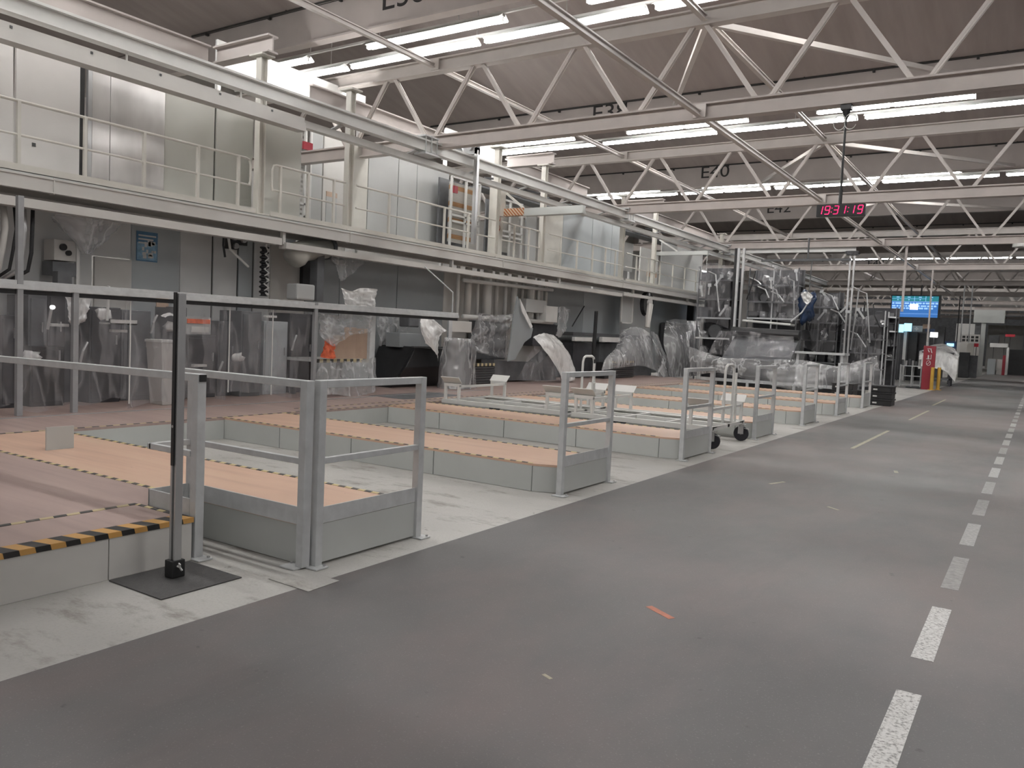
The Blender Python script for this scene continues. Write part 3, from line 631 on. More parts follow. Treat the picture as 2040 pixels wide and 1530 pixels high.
q = at(120, 895, z=ZD); tag(MB().box((q.x-.02, q.y-.13, ZD), (q.x, q.y+.13, ZD+.22)).build('stop_plate', 'grey_panel'), 'small grey upright plate on the nearest finger platform', 'plate')
def foot(t, x, y, dx=0, dy=0):
    MB().box((x-.055+dx, y-.055+dy, 0.002), (x+.085+dx, y+.055+dy, .012)).build('foot_plate', 'rail', t, .002)
    for a in (-.035, .065): MB().cyl((x+a+dx, y+dy+.035, .011), (x+a+dx, y+dy+.035, .024), .010, 6).build('anchor_bolt', 'alu', t)
def front_rail(y0, y1, lab):
    t = thing('guard_rail', lab, 'guard rail', (-3.9, (y0+y1)/2, 0), 'guard rails at the finger platform ends'); x = -3.9; h = .03
    for y in (y0, y1):
        MB().box((x-h, y-h, .010), (x+h, y+h, 1.235)).build('post', 'rail', t, .004); foot(t, x, y, 0, .02 if y == y1 else -.02)
    MB().box((x-h, y0+h, 1.185), (x+h, y1-h, 1.235)).build('top_rail', 'rail', t, .004)
    MB().box((x-.018, y0+h, .682), (x+.018, y1-h, .722)).build('mid_rail', 'rail', t, .003)
    MB().box((x-.006, y0+h, .283), (x+.006, y1-h, .392)).build('toe_board', 'rail', t)
    MB().box((x-.004, y0+h, .02), (x+.004, y1-h, .279)).build('kick_panel', 'grey_panel', t)
rl = ['galvanised guard rail at the end of the nearest finger platform', 'galvanised guard rail at the second finger platform, beyond the concrete bay', 'guard rail at the third finger platform, before the cart wheels',
      'guard rail at the fourth finger platform, just past the cart wheels', 'guard rail at the fifth finger platform', 'guard rail at the sixth finger platform', 'farthest guard rail, beside the black crates']
for k, c in enumerate(FC):
    off = .02 if k else .04
    front_rail(c-HW+off, c+HW-.02, rl[k])

t = thing('side_rail', 'galvanised side guard rail meeting the corner post in the foreground', 'guard rail', (-4.5, 3.62, 0))
MB().box((-3.972, 3.60, .01), (-3.907, 3.665, 1.232)).build('post', 'rail', t, .004); foot(t, -3.97, 3.62, -.04, -.02)
MB().box((-5.15, 3.60, .01), (-5.09, 3.66, 1.20)).build('post', 'rail', t, .004); foot(t, -5.12, 3.63)
MB().box((-5.3, 3.60, 1.183), (-3.972, 3.66, 1.232)).build('top_rail', 'rail', t, .004)
MB().box((-5.09, 3.615, .682), (-3.972, 3.65, .722)).build('mid_rail', 'rail', t, .003)
MB().box((-5.09, 3.622, .283), (-3.972, 3.634, .40)).build('toe_board', 'rail', t)
t = thing('return_rail', 'galvanised return rail with black capped post, left foreground', 'guard rail', (-4.63, 3.32, 0))
MB().box((-4.66, 3.29, .01), (-4.595, 3.355, 1.235)).build('post', 'rail', t, .004); foot(t, -4.62, 3.32, .02, 0)
MB().box((-4.594, 3.297, 1.185), (-4.585, 3.35, 1.232)).build('end_cap', 'black', t, .003)
MB().bar((-4.66, 3.322, 1.21), (-8.6, 3.30, 1.175), .06, .05).build('top_rail', 'rail', t, .004)
MB().box((-8.66, 3.27, ZD), (-8.6, 3.33, 1.2)).build('post', 'rail', t, .004)
MB().box((-5.12, 3.285, .682), (-4.66, 3.32, .722)).box((-5.14, 3.285, .682), (-5.10, 3.60, .722)).build('mid_rail', 'rail', t, .003)
MB().box((-5.12, 3.29, .283), (-4.66, 3.302, .40)).box((-5.126, 3.29, .283), (-5.114, 3.60, .40)).build('toe_board', 'rail', t)

t = thing('floor_plate', 'dark chequered steel plate lying in front of the hazard striped platform', 'steel plate', (-4.31, 2.96, 0))
MB().box((-4.575, 2.69, 0.001), (-4.05, 3.24, .008)).build('plate', 'steel_floor', t)
t = thing('pole', 'tall grey aluminium pole with black strip in a black floor socket', 'pole', (-4.36, 2.985, .008))
m = MB()
for dx in (-.02, .02): m.box((-4.36+dx*1.0-.009, 2.985-.024, .06), (-4.36+dx+.009, 2.985+.024, 1.745))
m.box((-4.365, 2.985-.012, .06), (-4.355, 2.985+.024, 1.745)); m.build('profile', 'alu', t, .002)
MB().box((-4.372, 2.985-.032, .70), (-4.350, 2.985-.0245, 1.75)).box((-4.374, 2.985-.034, .70), (-4.348, 2.985-.032, 1.75)).build('rubber_strip', 'black', t)
MB().cyl((-4.36, 2.985-.036, .94), (-4.36, 2.985-.033, .94), .009, 10).build('rivet', 'alu', t)
MB().box((-4.40, 2.94, .008), (-4.32, 3.03, .115)).build('socket', 'black', t, .006)
m = MB().cyl((-4.32, 2.975, .08), (-4.295, 2.975, .08), .006, 8); m.bar((-4.298, 2.975, .08), (-4.286, 2.966, .105), .006, .018, (1, 0, 0)).bar((-4.298, 2.975, .08), (-4.286, 2.984, .058), .006, .018, (1, 0, 0)); m.build('wing_nut', 'white', t)

def cart(xa, xb, y0, y1, lab, handle):
    z = .345
    t = thing('transport_cart', lab, 'cart', ((xa+xb)/2, (y0+y1)/2, 0), 'white transport carts between the platforms')
    f = MB()
    for y, q in ((y0, 1), (y1, -1)): f.box((xa, y-.05, z-.07), (xb, y+.05, z)).box((xa, y+q*.05, z-.03), (xb, y+q*.2, z-.012))
    n = 3
    for i in range(n+1):
        x = xa+(xb-xa)*i/n; f.box((x-.03 if i else x, y0, z-.06), (x+.03 if i < n else x, y1, z-.01))
    f.box((xa, (y0+y1)/2-.04, z-.06), (xb, (y0+y1)/2+.04, z-.012)); f.build('frame', 'white', t)
    for x in (xa+.2, xb-.2):
        for y in (y0, y1):
            s = 1 if y == y1 else -1
            st = MB()
            for dx in (-.15, .15): st.box((x+dx-.022, y-.022, z), (x+dx+.022, y+.022, z+.26))
            st.box((x-.172, y-.03, z+.24), (x+.172, y+.03, z+.29)); o = st.build('stand', 'white', t)
            MB().add([(x-.2, y-s*.02, z+.29), (x+.2, y-s*.02, z+.29), (x+.2, y+s*.10, z+.40), (x-.2, y+s*.10, z+.40), (x-.2, y-s*.02, z+.30), (x+.2, y-s*.02, z+.30), (x+.2, y+s*.09, z+.41), (x-.2, y+s*.09, z+.41)],
                     [(0, 1, 2, 3), (7, 6, 5, 4), (0, 4, 5, 1), (1, 5, 6, 2), (2, 6, 7, 3), (3, 7, 4, 0)]).build('saddle', 'white', o)
        MB().box((x+.11, y0+.03, z+.22), (x+.15, y1-.03, z+.26)).build('cross_bar', 'white', t)
    # push handle and draw bar at the aisle end
    x = xb-.1
    ya, yb = y1-.75, y1-.33
    MB().tube([(x, ya, z), (x, ya, 1.15), (x, ya+.03, 1.22), (x, ya+.1, 1.25), (x, yb-.1, 1.25), (x, yb-.03, 1.22), (x, yb, 1.15), (x, yb, z)], .022, 8).build('push_handle', 'white', t)
    yc = (ya+yb)/2+.05
    MB().tube([(x+.09, yc-.07, z), (x+.09, yc-.02, .95), (x+.09, yc, 1.05), (x+.09, yc+.02, .95), (x+.09, yc+.07, z)], .016, 8).tube([(x+.09, yc, 1.03), (x+.09, yc, 1.13)], .02, 8).box((x+.07, yc-.05, .78), (x+.11, yc+.05, .80)).build('draw_bar', 'white', t)
    MB().tube([(x+.09, yc, 1.13), (x+.09, yc, 1.2)], .015, 8).build('grip', 'black', t)
    for cx, cy in ((xb-.02, y0+.06), (xb-.02, y1-.02), (xa+.2, y0+.1), (xa+.2, y1-.1)):
        c = MB().box((cx-.06, cy-.05, .26), (cx+.06, cy+.05, .276)).cyl((cx, cy, .22), (cx, cy, .262), .04, 12)
        for s in (-1, 1): c.prism([(cx-.045, cy+s*.035-.003), (cx+.045, cy+s*.035-.003), (cx+.045, cy+s*.035+.003), (cx-.045, cy+s*.035+.003)], .12, .24)
        c.bar((cx+.05, cy, .22), (cx+.12, cy, .20), .05, .012); o = c.build('caster', 'alu', t)
        wh = MB().revolve((cx, cy, .125), [(.075, -.022), (.112, -.022), (.123, -.012), (.123, .012), (.112, .022), (.075, .022)], 24, 'y')
        wh.build('tyre', 'tyre', o)
        h = MB().cyl((cx, cy-.028, .125), (cx, cy+.028, .125), .022, 12)
        for q in range(5):
            a = 2*math.pi*q/5; h.bar((cx, cy, .125), (cx+.085*math.cos(a), cy, .125+.085*math.sin(a)), .02, .026, (0, 1, 0))
        h.build('wheel_hub', 'machine', o)
cart(-9.05, -6.5, 11.62, 13.1, 'white transport cart with saddle stands, inner one near the stairs', True)
cart(-6.35, -3.98, 11.62, 13.1, 'white transport cart with saddle stands and black wheels at the aisle', True)

# ================================================================== the covered line under the walkway
def span(px0, py0, px1, py1, x):
    a, b = at(px0, (py0+py1)/2, x=x), at(px1, (py0+py1)/2, x=x); c, d = at((px0+px1)/2, py0, x=x), at((px0+px1)/2, py1, x=x)
    return a.y, b.y, d.z, c.z
def pbox(name, px0, py0, px1, py1, x, depth, mat, bevel=.006, floor=False, parent=None, mb=None):
    y0, y1, z0, z1 = span(px0, py0, px1, py1, x)
    if floor: z0 = ZD
    return MB().box((x-depth, y0, z0), (x, y1, z1)).build(name, mat, parent, bevel)
def lower(y0, y1, m, lab, z0=ZD, z1=3.12, x=-12.6):
    return tag(MB().box((x-.05, y0, z0), (x, y1, z1)).build('cladding_sheet', m, bevel=.004), lab, 'wall panel', 'cladding under the walkway')
for (a, b, m, lab) in ((-2, 5.6, 'grey_lit', 'leftmost grey panel under the walkway'), (5.62, 7.06, 'grey_lit', 'grey panel behind the film hood under the walkway'), (7.72, 8.6, 'blue_clad', 'blue grey panel with the blue poster'),
                       (8.62, 9.25, 'grey_lit', 'grey panel right of the blue poster'), (9.29, 9.8, 'grey_lit', 'grey panel left of the black tool arm'), (9.84, 10.15, 'blue_clad', 'narrow blue grey panel at the black tool arm'), (10.19, 10.56, 'grey_lit', 'narrow grey panel by the hose chain'),
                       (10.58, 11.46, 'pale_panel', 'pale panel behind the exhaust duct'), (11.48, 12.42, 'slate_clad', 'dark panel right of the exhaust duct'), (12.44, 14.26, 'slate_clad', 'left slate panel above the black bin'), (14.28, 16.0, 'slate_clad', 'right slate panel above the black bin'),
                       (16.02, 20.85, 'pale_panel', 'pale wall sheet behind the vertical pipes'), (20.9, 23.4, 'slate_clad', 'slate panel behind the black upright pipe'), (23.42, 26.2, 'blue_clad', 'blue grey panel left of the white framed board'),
                       (26.25, 28.9, 'grey_lit', 'grey panel behind the lamp arm'), (28.95, 33.2, 'slate_clad', 'farthest slate panel under the walkway')): lower(a, b, m, lab)
lower(7.08, 7.70, 'grey_lit', 'upper grey half panel left of the blue poster', 2.52); lower(7.08, 7.70, 'pale_panel', 'lower pale half panel left of the blue poster', ZD, 2.5, -12.56)
for y, n in ((9.27, 'left'), (9.82, 'middle'), (10.17, 'right')): tag(MB().box((-12.68, y-.02, ZD), (-12.63, y+.02, 3.1)).build('gap_strip', 'dark'), f'{n} dark slot between the grey panels under the walkway', 'gap strip', 'dark slots under the walkway')
# blue poster
y0, y1, z0, z1 = span(272, 462, 314, 521, -12.59)
po = thing('poster', 'blue poster with pale writing on the blue grey panel', 'poster', (-12.59, (y0+y1)/2, z0))
MB().box((-12.6, y0, z0), (-12.59, y1, z1)).build('sheet', 'poster', po)
MB().box((-12.59, y0+.01, z0+.02), (-12.588, y1-.01, z0+(z1-z0)*.62)).build('pale_field', 'poster_pale', po)
m = MB(); rng = random.Random(3)
for i in range(16):
    yy = y0+.03+(y1-y0-.1)*rng.random(); zz = z0+.04+(z1-z0)*.5*rng.random(); m.box((-12.588, yy, zz), (-12.586, yy+rng.uniform(.02, .07), zz+rng.uniform(.02, .09)))
for i in range(3): m.box((-12.589, y0+.03, z1-.08-.06*i), (-12.587, y1-.03-.05*i, z1-.055-.06*i))
m.build('pale_marks', 'white', po)

# curtain frame and its sheets
XC = -10.6
cf = thing('curtain_frame', 'grey rail frame carrying the clear plastic curtains', 'curtain frame', (XC, 8, ZD))
MB().box((XC-.04, 2.5, 1.86), (XC+.04, 14.0, 1.92)).box((XC-.02, 2.5, 1.92), (XC+.02, 14.0, 1.97)).build('head_rail', 'rail', cf, .003)
MB().box((XC-.05, 2.5, 1.80), (XC+.0, 14.0, 1.855)).build('painted_shadow', 'black', cf)  # black strip paints the shadow under the head rail
MB().tube([(XC, 13.8, 1.95), (XC, 13.8, 2.4), (-11.4, 13.8, 2.95)], .015, 6).build('hanger', 'rail', cf)
for y, zt in ((5.03, 3.0), (5.72, 1.86), (9.9, 1.97)): MB().box((XC-.035, y-.035, ZD), (XC+.035, y+.035, zt)).build('post', 'post_grey', cf, .003)
ys = [2.6, 3.5, 4.35, 5.05, 5.74, 6.5, 7.3, 8.15, 9.0, 9.86]
cn = ['leftmost at the picture edge', 'second from the left', 'between the picture edge and the left posts', 'narrow one between the two left posts', 'in front of the dark cabinet', 'in front of the white crumpled film', 'left of the tall pole', 'behind the tall pole', 'in front of the pink labels', ]
for i in range(9):
    a, b = ys[i]+.01, ys[i+1]-.01; zb = .33+.10*((i*37) % 5)/4
    rows = [[(XC-.07+.03*math.sin(3*u), a+(b-a)*u, z+.05*math.sin(5*u+i)*(z < .6)) for u in (0, .33, .66, 1)] for z in (1.84, 1.3, .8, zb)]
    o = tag(sheet(rows, 24, 24, .025, 4, i, (1.4, .5)).build('plastic_curtain', 'film', smooth=True), 'clear plastic curtain ' + cn[i], 'curtain', 'clear curtains in the near frame')
    MB().tube([(XC-.05, a+.01, 1.84), (XC-.06, a+.02, 1.2), (XC-.05, a+.01, zb+.03)], .009, 6).build('hem', 'white', o)
# right bay of the frame: shredded film over cardboard
tag(sheet([[P(px, py, x=-10.75) for px, py in r] for r in ([(632, 622), (670, 628), (700, 620), (742, 630)], [(636, 645), (670, 660), (705, 645), (740, 652)], [(640, 668), (662, 690), (700, 668), (738, 664)])], 30, 20, .12, 5, 4).build('torn_film', 'film_thick', smooth=True), 'shredded silvery film hanging over the cardboard sheets', 'plastic film')
for i, (a, b, c_, d) in enumerate(((664, 668, 686, 720), (686, 652, 709, 722), (709, 655, 737, 722))):
    tag(pbox('cardboard_sheet', a, b, c_, d, -11.0-.03*i, .02, 'board', .002), ['left narrow', 'middle', 'right'][i] + ' brown cardboard sheet behind the striped bench', 'cardboard', 'cardboard sheets behind the bench')
tag(sheet([[P(px, py, x=-10.78) for px, py in r] for r in ([(650, 676), (656, 674), (662, 680)], [(644, 692), (654, 690), (668, 700)], [(640, 712), (652, 714), (666, 715)])], 16, 16, .10, 4, 9).build('safety_vest', 'orange', smooth=True), 'bright orange safety vest hanging at the striped bench', 'vest')
bn = thing('bench', 'low bench with striped edge and plastic skirt in the near curtain bay', 'bench', (-11.2, 10.9, ZD))
y0, y1, z0, z1 = span(632, 716, 738, 790, -10.8)
MB().box((-11.7, y0, z1-.05), (-10.85, y1, z1)).build('bench_top', 'grey_clad', bn); MB().box((-10.855, y0, z1-.06), (-10.84, y1, z1+.005)).build('striped_edge', 'tape_y', bn)
for y in (y0+.1, y1-.1): MB().box((-11.6, y-.04, ZD), (-11.5, y+.04, z1-.05)).build('leg', 'machine', bn)
tag(sheet([[P(px, py, x=xx) for px, py, xx in r] for r in ([(636, 719, -10.80), (670, 719, -10.78), (705, 719, -10.8), (748, 712, -10.82)], [(632, 745, -10.7), (670, 742, -10.74), (705, 745, -10.7), (750, 745, -10.7)], [(634, 788, -10.62), (670, 786, -10.7), (705, 790, -10.62), (748, 781, -10.62)])], 40, 24, .07, 8, 2, (1.6, .4)).build('plastic_skirt', 'film_thick', smooth=True), 'wrinkled plastic skirt hanging from the striped bench to the floor', 'plastic skirt')
tag(pbox('post', 738, 612, 748, 716, -10.8, .08, 'rail'), 'grey upright at the right of the cardboard sheets', 'post')
ts = tag(sheet([[P(px, py, x=-10.95) for px, py in r] for r in ([(680, 574), (700, 580), (720, 574), (752, 576)], [(684, 592), (705, 596), (725, 594), (748, 594)], [(688, 608), (708, 614), (725, 610), (748, 612)])], 24, 16, .05, 5, 12).build('film_bundle', 'film_white', smooth=True), 'white bunched film and board lying on top of the curtain rail', 'plastic film')

# dark cabinets and benches seen through the curtains
bx = [('cabinet', 0, 628, 40, 720, 'machine_dark', 'dark cabinet at the left picture edge behind the curtain'), ('machine_cabinet', 56, 588, 94, 735, 'machine', 'tall dark machine left of the glossy cabinet'),
      ('glossy_cabinet', 95, 585, 130, 735, 'machine_dark', 'glossy dark cabinet with white spot behind the curtain'), ('workbench', 60, 690, 128, 745, 'black', 'low black workbench behind the left curtains'),
      ('control_cabinet', 178, 612, 240, 760, 'machine_dark', 'wide dark control cabinet left of the tall pole'), ('control_cabinet', 242, 618, 300, 765, 'machine', 'dark control cabinet with white shelf, left of the white bin'),
      ('cabinet', 352, 612, 372, 730, 'machine', 'narrow grey cabinet right of the tall pole'), ('cabinet', 372, 668, 430, 770, 'machine_dark', 'dark chest below the pink labels'), ('cabinet', 434, 640, 470, 770, 'machine', 'grey chest right of the pink labels'),
      ('cabinet', 480, 620, 520, 770, 'machine', 'grey cupboard behind the fifth curtain'), ('cabinet', 525, 640, 572, 775, 'blue_clad', 'blue grey cupboard left of the corner curtain post'), ('cabinet', 576, 625, 622, 775, 'machine_dark', 'dark cupboard with small window at the corner curtain post')]
for i, (n, a, b, c_, d, m, lab) in enumerate(bx):
    x = -11.5-.12*(i % 3); y0, y1, z0, z1 = span(a, b, c_, d, x); t = thing(n, lab, 'cabinet', (x-.3, (y0+y1)/2, ZD), 'dark cabinets behind the curtains')
    MB().box((x-.6, y0, ZD), (x, y1, z1)).build('body', m, t, .01)
    MB().box((x, y0+.03, ZD+.06), (x+.012, y1-.03, z1-.05)).build('door', m, t, .004)
    MB().box((x+.012, y1-.09, (z0+z1)/2), (x+.035, y1-.07, (z0+z1)/2+.14)).build('handle', 'alu', t)
tag(sheet([[P(px, py, x=-11.2) for px, py in r] for r in ([(132, 580), (155, 578), (184, 580)], [(134, 610), (155, 606), (176, 612)], [(136, 640), (148, 650), (170, 640)])], 20, 20, .10, 4, 21).build('film_bundle', 'film_white', smooth=True), 'white crumpled film hanging beside the glossy cabinet', 'plastic film')
t = thing('spot_lamp', 'small lit spot lamp on the glossy cabinet', 'lamp', P(103, 612, x=-11.25))
p = P(103, 612, x=-11.25); MB().cyl((p.x, p.y, p.z), (p.x+.04, p.y, p.z), .028, 16).build('lens', 'screen_white', t); MB().tube([(p.x, p.y, p.z), (p.x-.1, p.y, p.z-.3)], .02, 8).build('stem', 'rail', t)
sh = thing('wall_tray', 'white tray on a stem in front of the wide control cabinets', 'tray', P(245, 640, x=-11.1))
p = P(245, 640, x=-11.1); MB().box((p.x-.3, p.y-.18, p.z-.05), (p.x, p.y+.22, p.z-.03)).box((p.x-.02, p.y-.18, p.z-.05), (p.x, p.y+.22, p.z+.02)).build('tray', 'white', sh); MB().tube([(p.x-.2, p.y-.12, p.z), (p.x-.2, p.y-.1, p.z+.5)], .02, 8).build('stem', 'white', sh)
t = thing('waste_bin', 'pale tapered bin just left of the tall pole', 'bin', P(320, 735, x=-11.0)); p = P(320, 735, x=-11.0)
MB().add([(p.x-.18, p.y-.05, ZD), (p.x+.14, p.y-.05, ZD), (p.x+.14, p.y+.16, ZD), (p.x-.18, p.y+.16, ZD), (p.x-.22, p.y-.11, p.z+.42), (p.x+.18, p.y-.11, p.z+.42), (p.x+.18, p.y+.21, p.z+.42), (p.x-.22, p.y+.21, p.z+.42)], [(0, 3, 2, 1), (0, 1, 5, 4), (1, 2, 6, 5), (2, 3, 7, 6), (3, 0, 4, 7), (4, 5, 6, 7)]).build('body', 'pale_panel', t, .01)
MB().box((p.x-.235, p.y-.12, p.z+.40), (p.x+.19, p.y+.22, p.z+.44)).build('rim', 'white', t, .006)
lb_ = thing('label_board', 'board of pink and white labels right of the tall pole', 'notice board', P(395, 650, x=-11.2)); y0, y1, z0, z1 = span(370, 632, 420, 666, -11.2)
MB().box((-11.23, y0, z0), (-11.2, y1, z1)).build('board', 'grey_clad', lb_); MB().box((-11.2, y0+.02, z1-.10), (-11.19, y1-.02, z1-.03)).build('pink_labels', 'orange', lb_); MB().box((-11.2, y0+.1, z0+.03), (-11.19, y1-.04, z0+.12)).build('white_labels', 'white', lb_)
tag(pbox('shelf', 356, 602, 430, 606, -11.6, .3, 'white', .003), 'pale shelf above the pink labels', 'shelf'); tag(pbox('picture', 312, 595, 336, 612, -11.8, .02, 'board', .002), 'small brown framed notice above the white bin', 'notice')
MBs = MB(); p = P(338, 632, x=-11.3); tag(sheet([[(p.x, p.y-.16, p.z+.02), (p.x, p.y, p.z+.06), (p.x, p.y+.2, p.z)], [(p.x+.1, p.y-.16, p.z), (p.x+.1, p.y, p.z+.02), (p.x+.1, p.y+.2, p.z-.03)]], 10, 6, .03, 3, 5).build('white_rag', 'film_white'), 'white rag beside the tall pole behind the curtain', 'rag')

rng = random.Random(17)  # small pale bits added as white glints for contrast behind the curtains
for i in range(12):
    px = 60+i*47+rng.uniform(-12, 12); py = rng.uniform(612, 735); x = -11.35; p = at(px, py, x=x); k = i % 3
    if k == 0: o = blob((x, p.y, p.z), (.05, .10, .07), i+40, 2, .8).build('film_glint', 'film_white', smooth=True)
    elif k == 1: o = MB().box((x-.05, p.y-.12, p.z-.02), (x+.03, p.y+.12, p.z+.02)).build('tray', 'white', bevel=.004)
    else: o = MB().tube([(x, p.y, p.z-.16), (x+.03, p.y+.02, p.z), (x, p.y+.1, p.z+.12)], .018, 8).build('hose_glint', 'alu')
    tag(o, f'{["bit of crumpled white film", "small white tray", "short silvery hose"][k]}, {ORD[i//3]} of its kind from the left, a painted glint behind the curtains', ['film', 'tray', 'hose'][k], 'pale bits added as glints behind the curtains')
# things above the curtain rail
for i, (dy, r, m) in enumerate(((0, .022, 'black'), (.14, .04, 'pale_panel'), (.28, .022, 'black'), (.40, .035, 'alu'), (.52, .026, 'black'))):
    y = 5.25+dy
    tag(MB().tube([(-11.8, y, 3.0), (-11.78, y+.02*math.sin(i), 2.7), (-11.8, y-.015, 2.4), (-11.82, y-.05, 2.15), (-11.95, y-.16-.03*i, 1.97)], r, 10).build('hose', m, smooth=True), ['thin black', 'fat pale', 'second thin black', 'silvery', 'rightmost black'][i] + ' hose of the bundle at the upper left edge', 'hose', 'hoses at the left edge')
def ring_drape(c, rings, m, name, lab, cat, amp=.05, fr=7, seed=0, group=None, arc=(0, 1), nv=26, nu=56):
    rows = [[(c[0]+rx*math.cos(2*math.pi*(arc[0]+(arc[1]-arc[0])*k/12)), c[1]+ry*math.sin(2*math.pi*(arc[0]+(arc[1]-arc[0])*k/12)), z) for k in range(13)] for rx, ry, z in rings]
    return tag(sheet(rows, nu, nv, amp, fr, seed, (1.6, .5)).build(name, m, smooth=True), lab, cat, group)
ring_drape((-11.95, 6.62, 0), [(.32, .5, 2.98), (.26, .4, 2.85), (.16, .2, 2.65), (.05, .06, 2.48)], 'film_thick', 'film_hood', 'brownish film funnel tied under the near duct', 'plastic hood', .06, 6, 3)
t = thing('wall_unit', 'small pale wall unit with black fittings under the film funnel', 'wall unit', (-12.4, 6.6, 1.95)); y0, y1, z0, z1 = span(108, 478, 152, 520, -12.2)
MB().box((-12.5, y0, z0), (-12.2, y1, z1)).build('body', 'pale_panel', t, .01); MB().cyl((-12.2, y0+.12, z0+.2), (-12.16, y0+.12, z0+.2), .05).cyl((-12.2, y0+.2, z0+.12), (-12.16, y0+.2, z0+.12), .04).build('fitting', 'black', t)
MB().box((-12.5, y0-.02, z0-.22), (-12.2, y1, z0-.02)).build('basket', 'machine', t); MB().box((-12.25, y1, z0-.6), (-12.19, y1+.05, z1+.05)).build('upright', 'white', t)
t = thing('stool', 'small grey stool standing on the rail below the wall unit', 'stool', P(124, 560, x=-12.0)); p = P(124, 562, x=-12.0)
MB().add([(p.x-.1, p.y-.15, ZD), (p.x+.1, p.y-.15, ZD), (p.x+.1, p.y+.15, ZD), (p.x-.1, p.y+.15, ZD), (p.x-.07, p.y-.1, p.z+.15), (p.x+.07, p.y-.1, p.z+.15), (p.x+.07, p.y+.1, p.z+.15), (p.x-.07, p.y+.1, p.z+.15)], [(0, 3, 2, 1), (4, 5, 6, 7), (0, 1, 5, 4), (1, 2, 6, 5), (2, 3, 7, 6), (3, 0, 4, 7)]).build('body', 'machine', t)
t = thing('tool_arm', 'black and white tool arm hanging under the walkway duct', 'tool arm', P(470, 480, x=-12.0)); p = P(468, 492, x=-12.0)
MB().tube([(p.x, p.y-.15, p.z+.2), (p.x, p.y-.1, p.z-.05), (p.x, p.y+.12, p.z-.2), (p.x, p.y+.3, p.z-.32)], .022, 8).build('white_tube', 'white', t)
MB().box((p.x-.12, p.y-.12, p.z-.04), (p.x-.02, p.y+.1, p.z+.24)).box((p.x-.1, p.y+.1, p.z+.05), (p.x-.02, p.y+.28, p.z+.2)).tube([(p.x-.02, p.y-.22, p.z+.2), (p.x, p.y-.24, p.z), (p.x, p.y-.2, p.z-.2)], .02, 8).build('body', 'black', t)
for dy, dz in ((-.02, .16), (.18, .14), (.02, .02)): MB().cyl((p.x-.02, p.y+dy, p.z+dz), (p.x+.03, p.y+dy, p.z+dz), .05, 14).build('knob', 'alu', t)
MB().tube([(p.x-.05, p.y, p.z+.2), (p.x-.05, p.y, 3.0)], .03, 8).build('stem', 'rail', t)
hy = at(526, 540, x=-12.0).y
hz = [at(526, 492+98*i/40, x=-12.0).z for i in range(41)]
tag(MB().tube([(-12.0, hy, z) for z in hz], [.085 if i % 4 < 2 else .05 for i in range(41)], 10).build('hose_chain', 'black'), 'black ribbed hose chain hanging under the walkway', 'hose')
tag(MB().tube([(-11.93, hy+.03, hz[0]+.2)] + [(-11.93+.03*math.sin(i), hy-.03+.06*(i % 2), hz[i]) for i in range(0, 41, 3)], .02, 6).build('air_line', 'white'), 'white air line running along the ribbed hose chain', 'hose')
dk = thing('exhaust_duct', 'dusty grey exhaust duct bent under the walkway', 'duct', P(600, 500, x=-12.0)); a = P(572, 505, x=-12.0); b = P(655, 505, x=-12.0)
MB().tube([(a.x+.2, a.y-.05, a.z-.12), (a.x+.2, a.y+.05, a.z-.02), (a.x+.1, a.y+.3, a.z+.08), (b.x, b.y, b.z+.1)], [.20, .24, .2, .19], 16).build('elbow', 'olive_panel', dk, smooth=True); MB().tube([(a.x+.1, a.y+.4, a.z+.15), (a.x+.1, a.y+.42, 3.05)], .12, 12).build('riser', 'olive_panel', dk)
MB().cyl((b.x, b.y-.06, b.z+.1), (b.x, b.y+.02, b.z+.1), .23, 18).build('flange', 'machine', dk)
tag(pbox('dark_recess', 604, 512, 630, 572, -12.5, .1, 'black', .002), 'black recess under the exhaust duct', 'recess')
tag(pbox('pillar_box', 632, 488, 646, 600, -11.8, .2, 'machine', .004), 'dark grey upright box right of the exhaust duct', 'post'); tag(pbox('hooded_box', 592, 566, 628, 598, -11.6, .3, 'grey_clad', .03), 'rounded grey box on the curtain rail below the duct', 'box')
tag(sheet([[P(px, py, x=-11.8) for px, py in r] for r in ([(655, 508), (690, 505), (730, 515)], [(668, 530), (690, 525), (725, 525)], [(678, 560), (690, 555), (712, 535)])], 20, 20, .09, 5, 8).build('plastic_hood', 'film_thick', smooth=True), 'dark folded film hanging right of the exhaust duct', 'plastic hood')

# pipes behind the stairs
rng = random.Random(11)
for i in range(11):
    y = 16.2+i*.43; r = (.05, .09, .04, .12, .06)[i % 5]
    tag(MB().tube([(-12.3, y, 1.9), (-12.3, y, 3.4)], r, 12).build('riser_pipe', ('white', 'pale_panel', 'white')[i % 3], smooth=True), f'{ORD[i]} upright pipe from the left behind the louvred step block', 'pipe', 'upright pipes under the walkway')
tag(MB().tube([(-12.1, 16.2, 1.95), (-12.1, 20.6, 1.95)], .06, 10).tube([(-12.15, 16.2, 2.85), (-12.15, 20.6, 2.9)], .05, 10).build('manifold', 'white', smooth=True), 'pale horizontal manifold pipes behind the louvred step block', 'pipe')

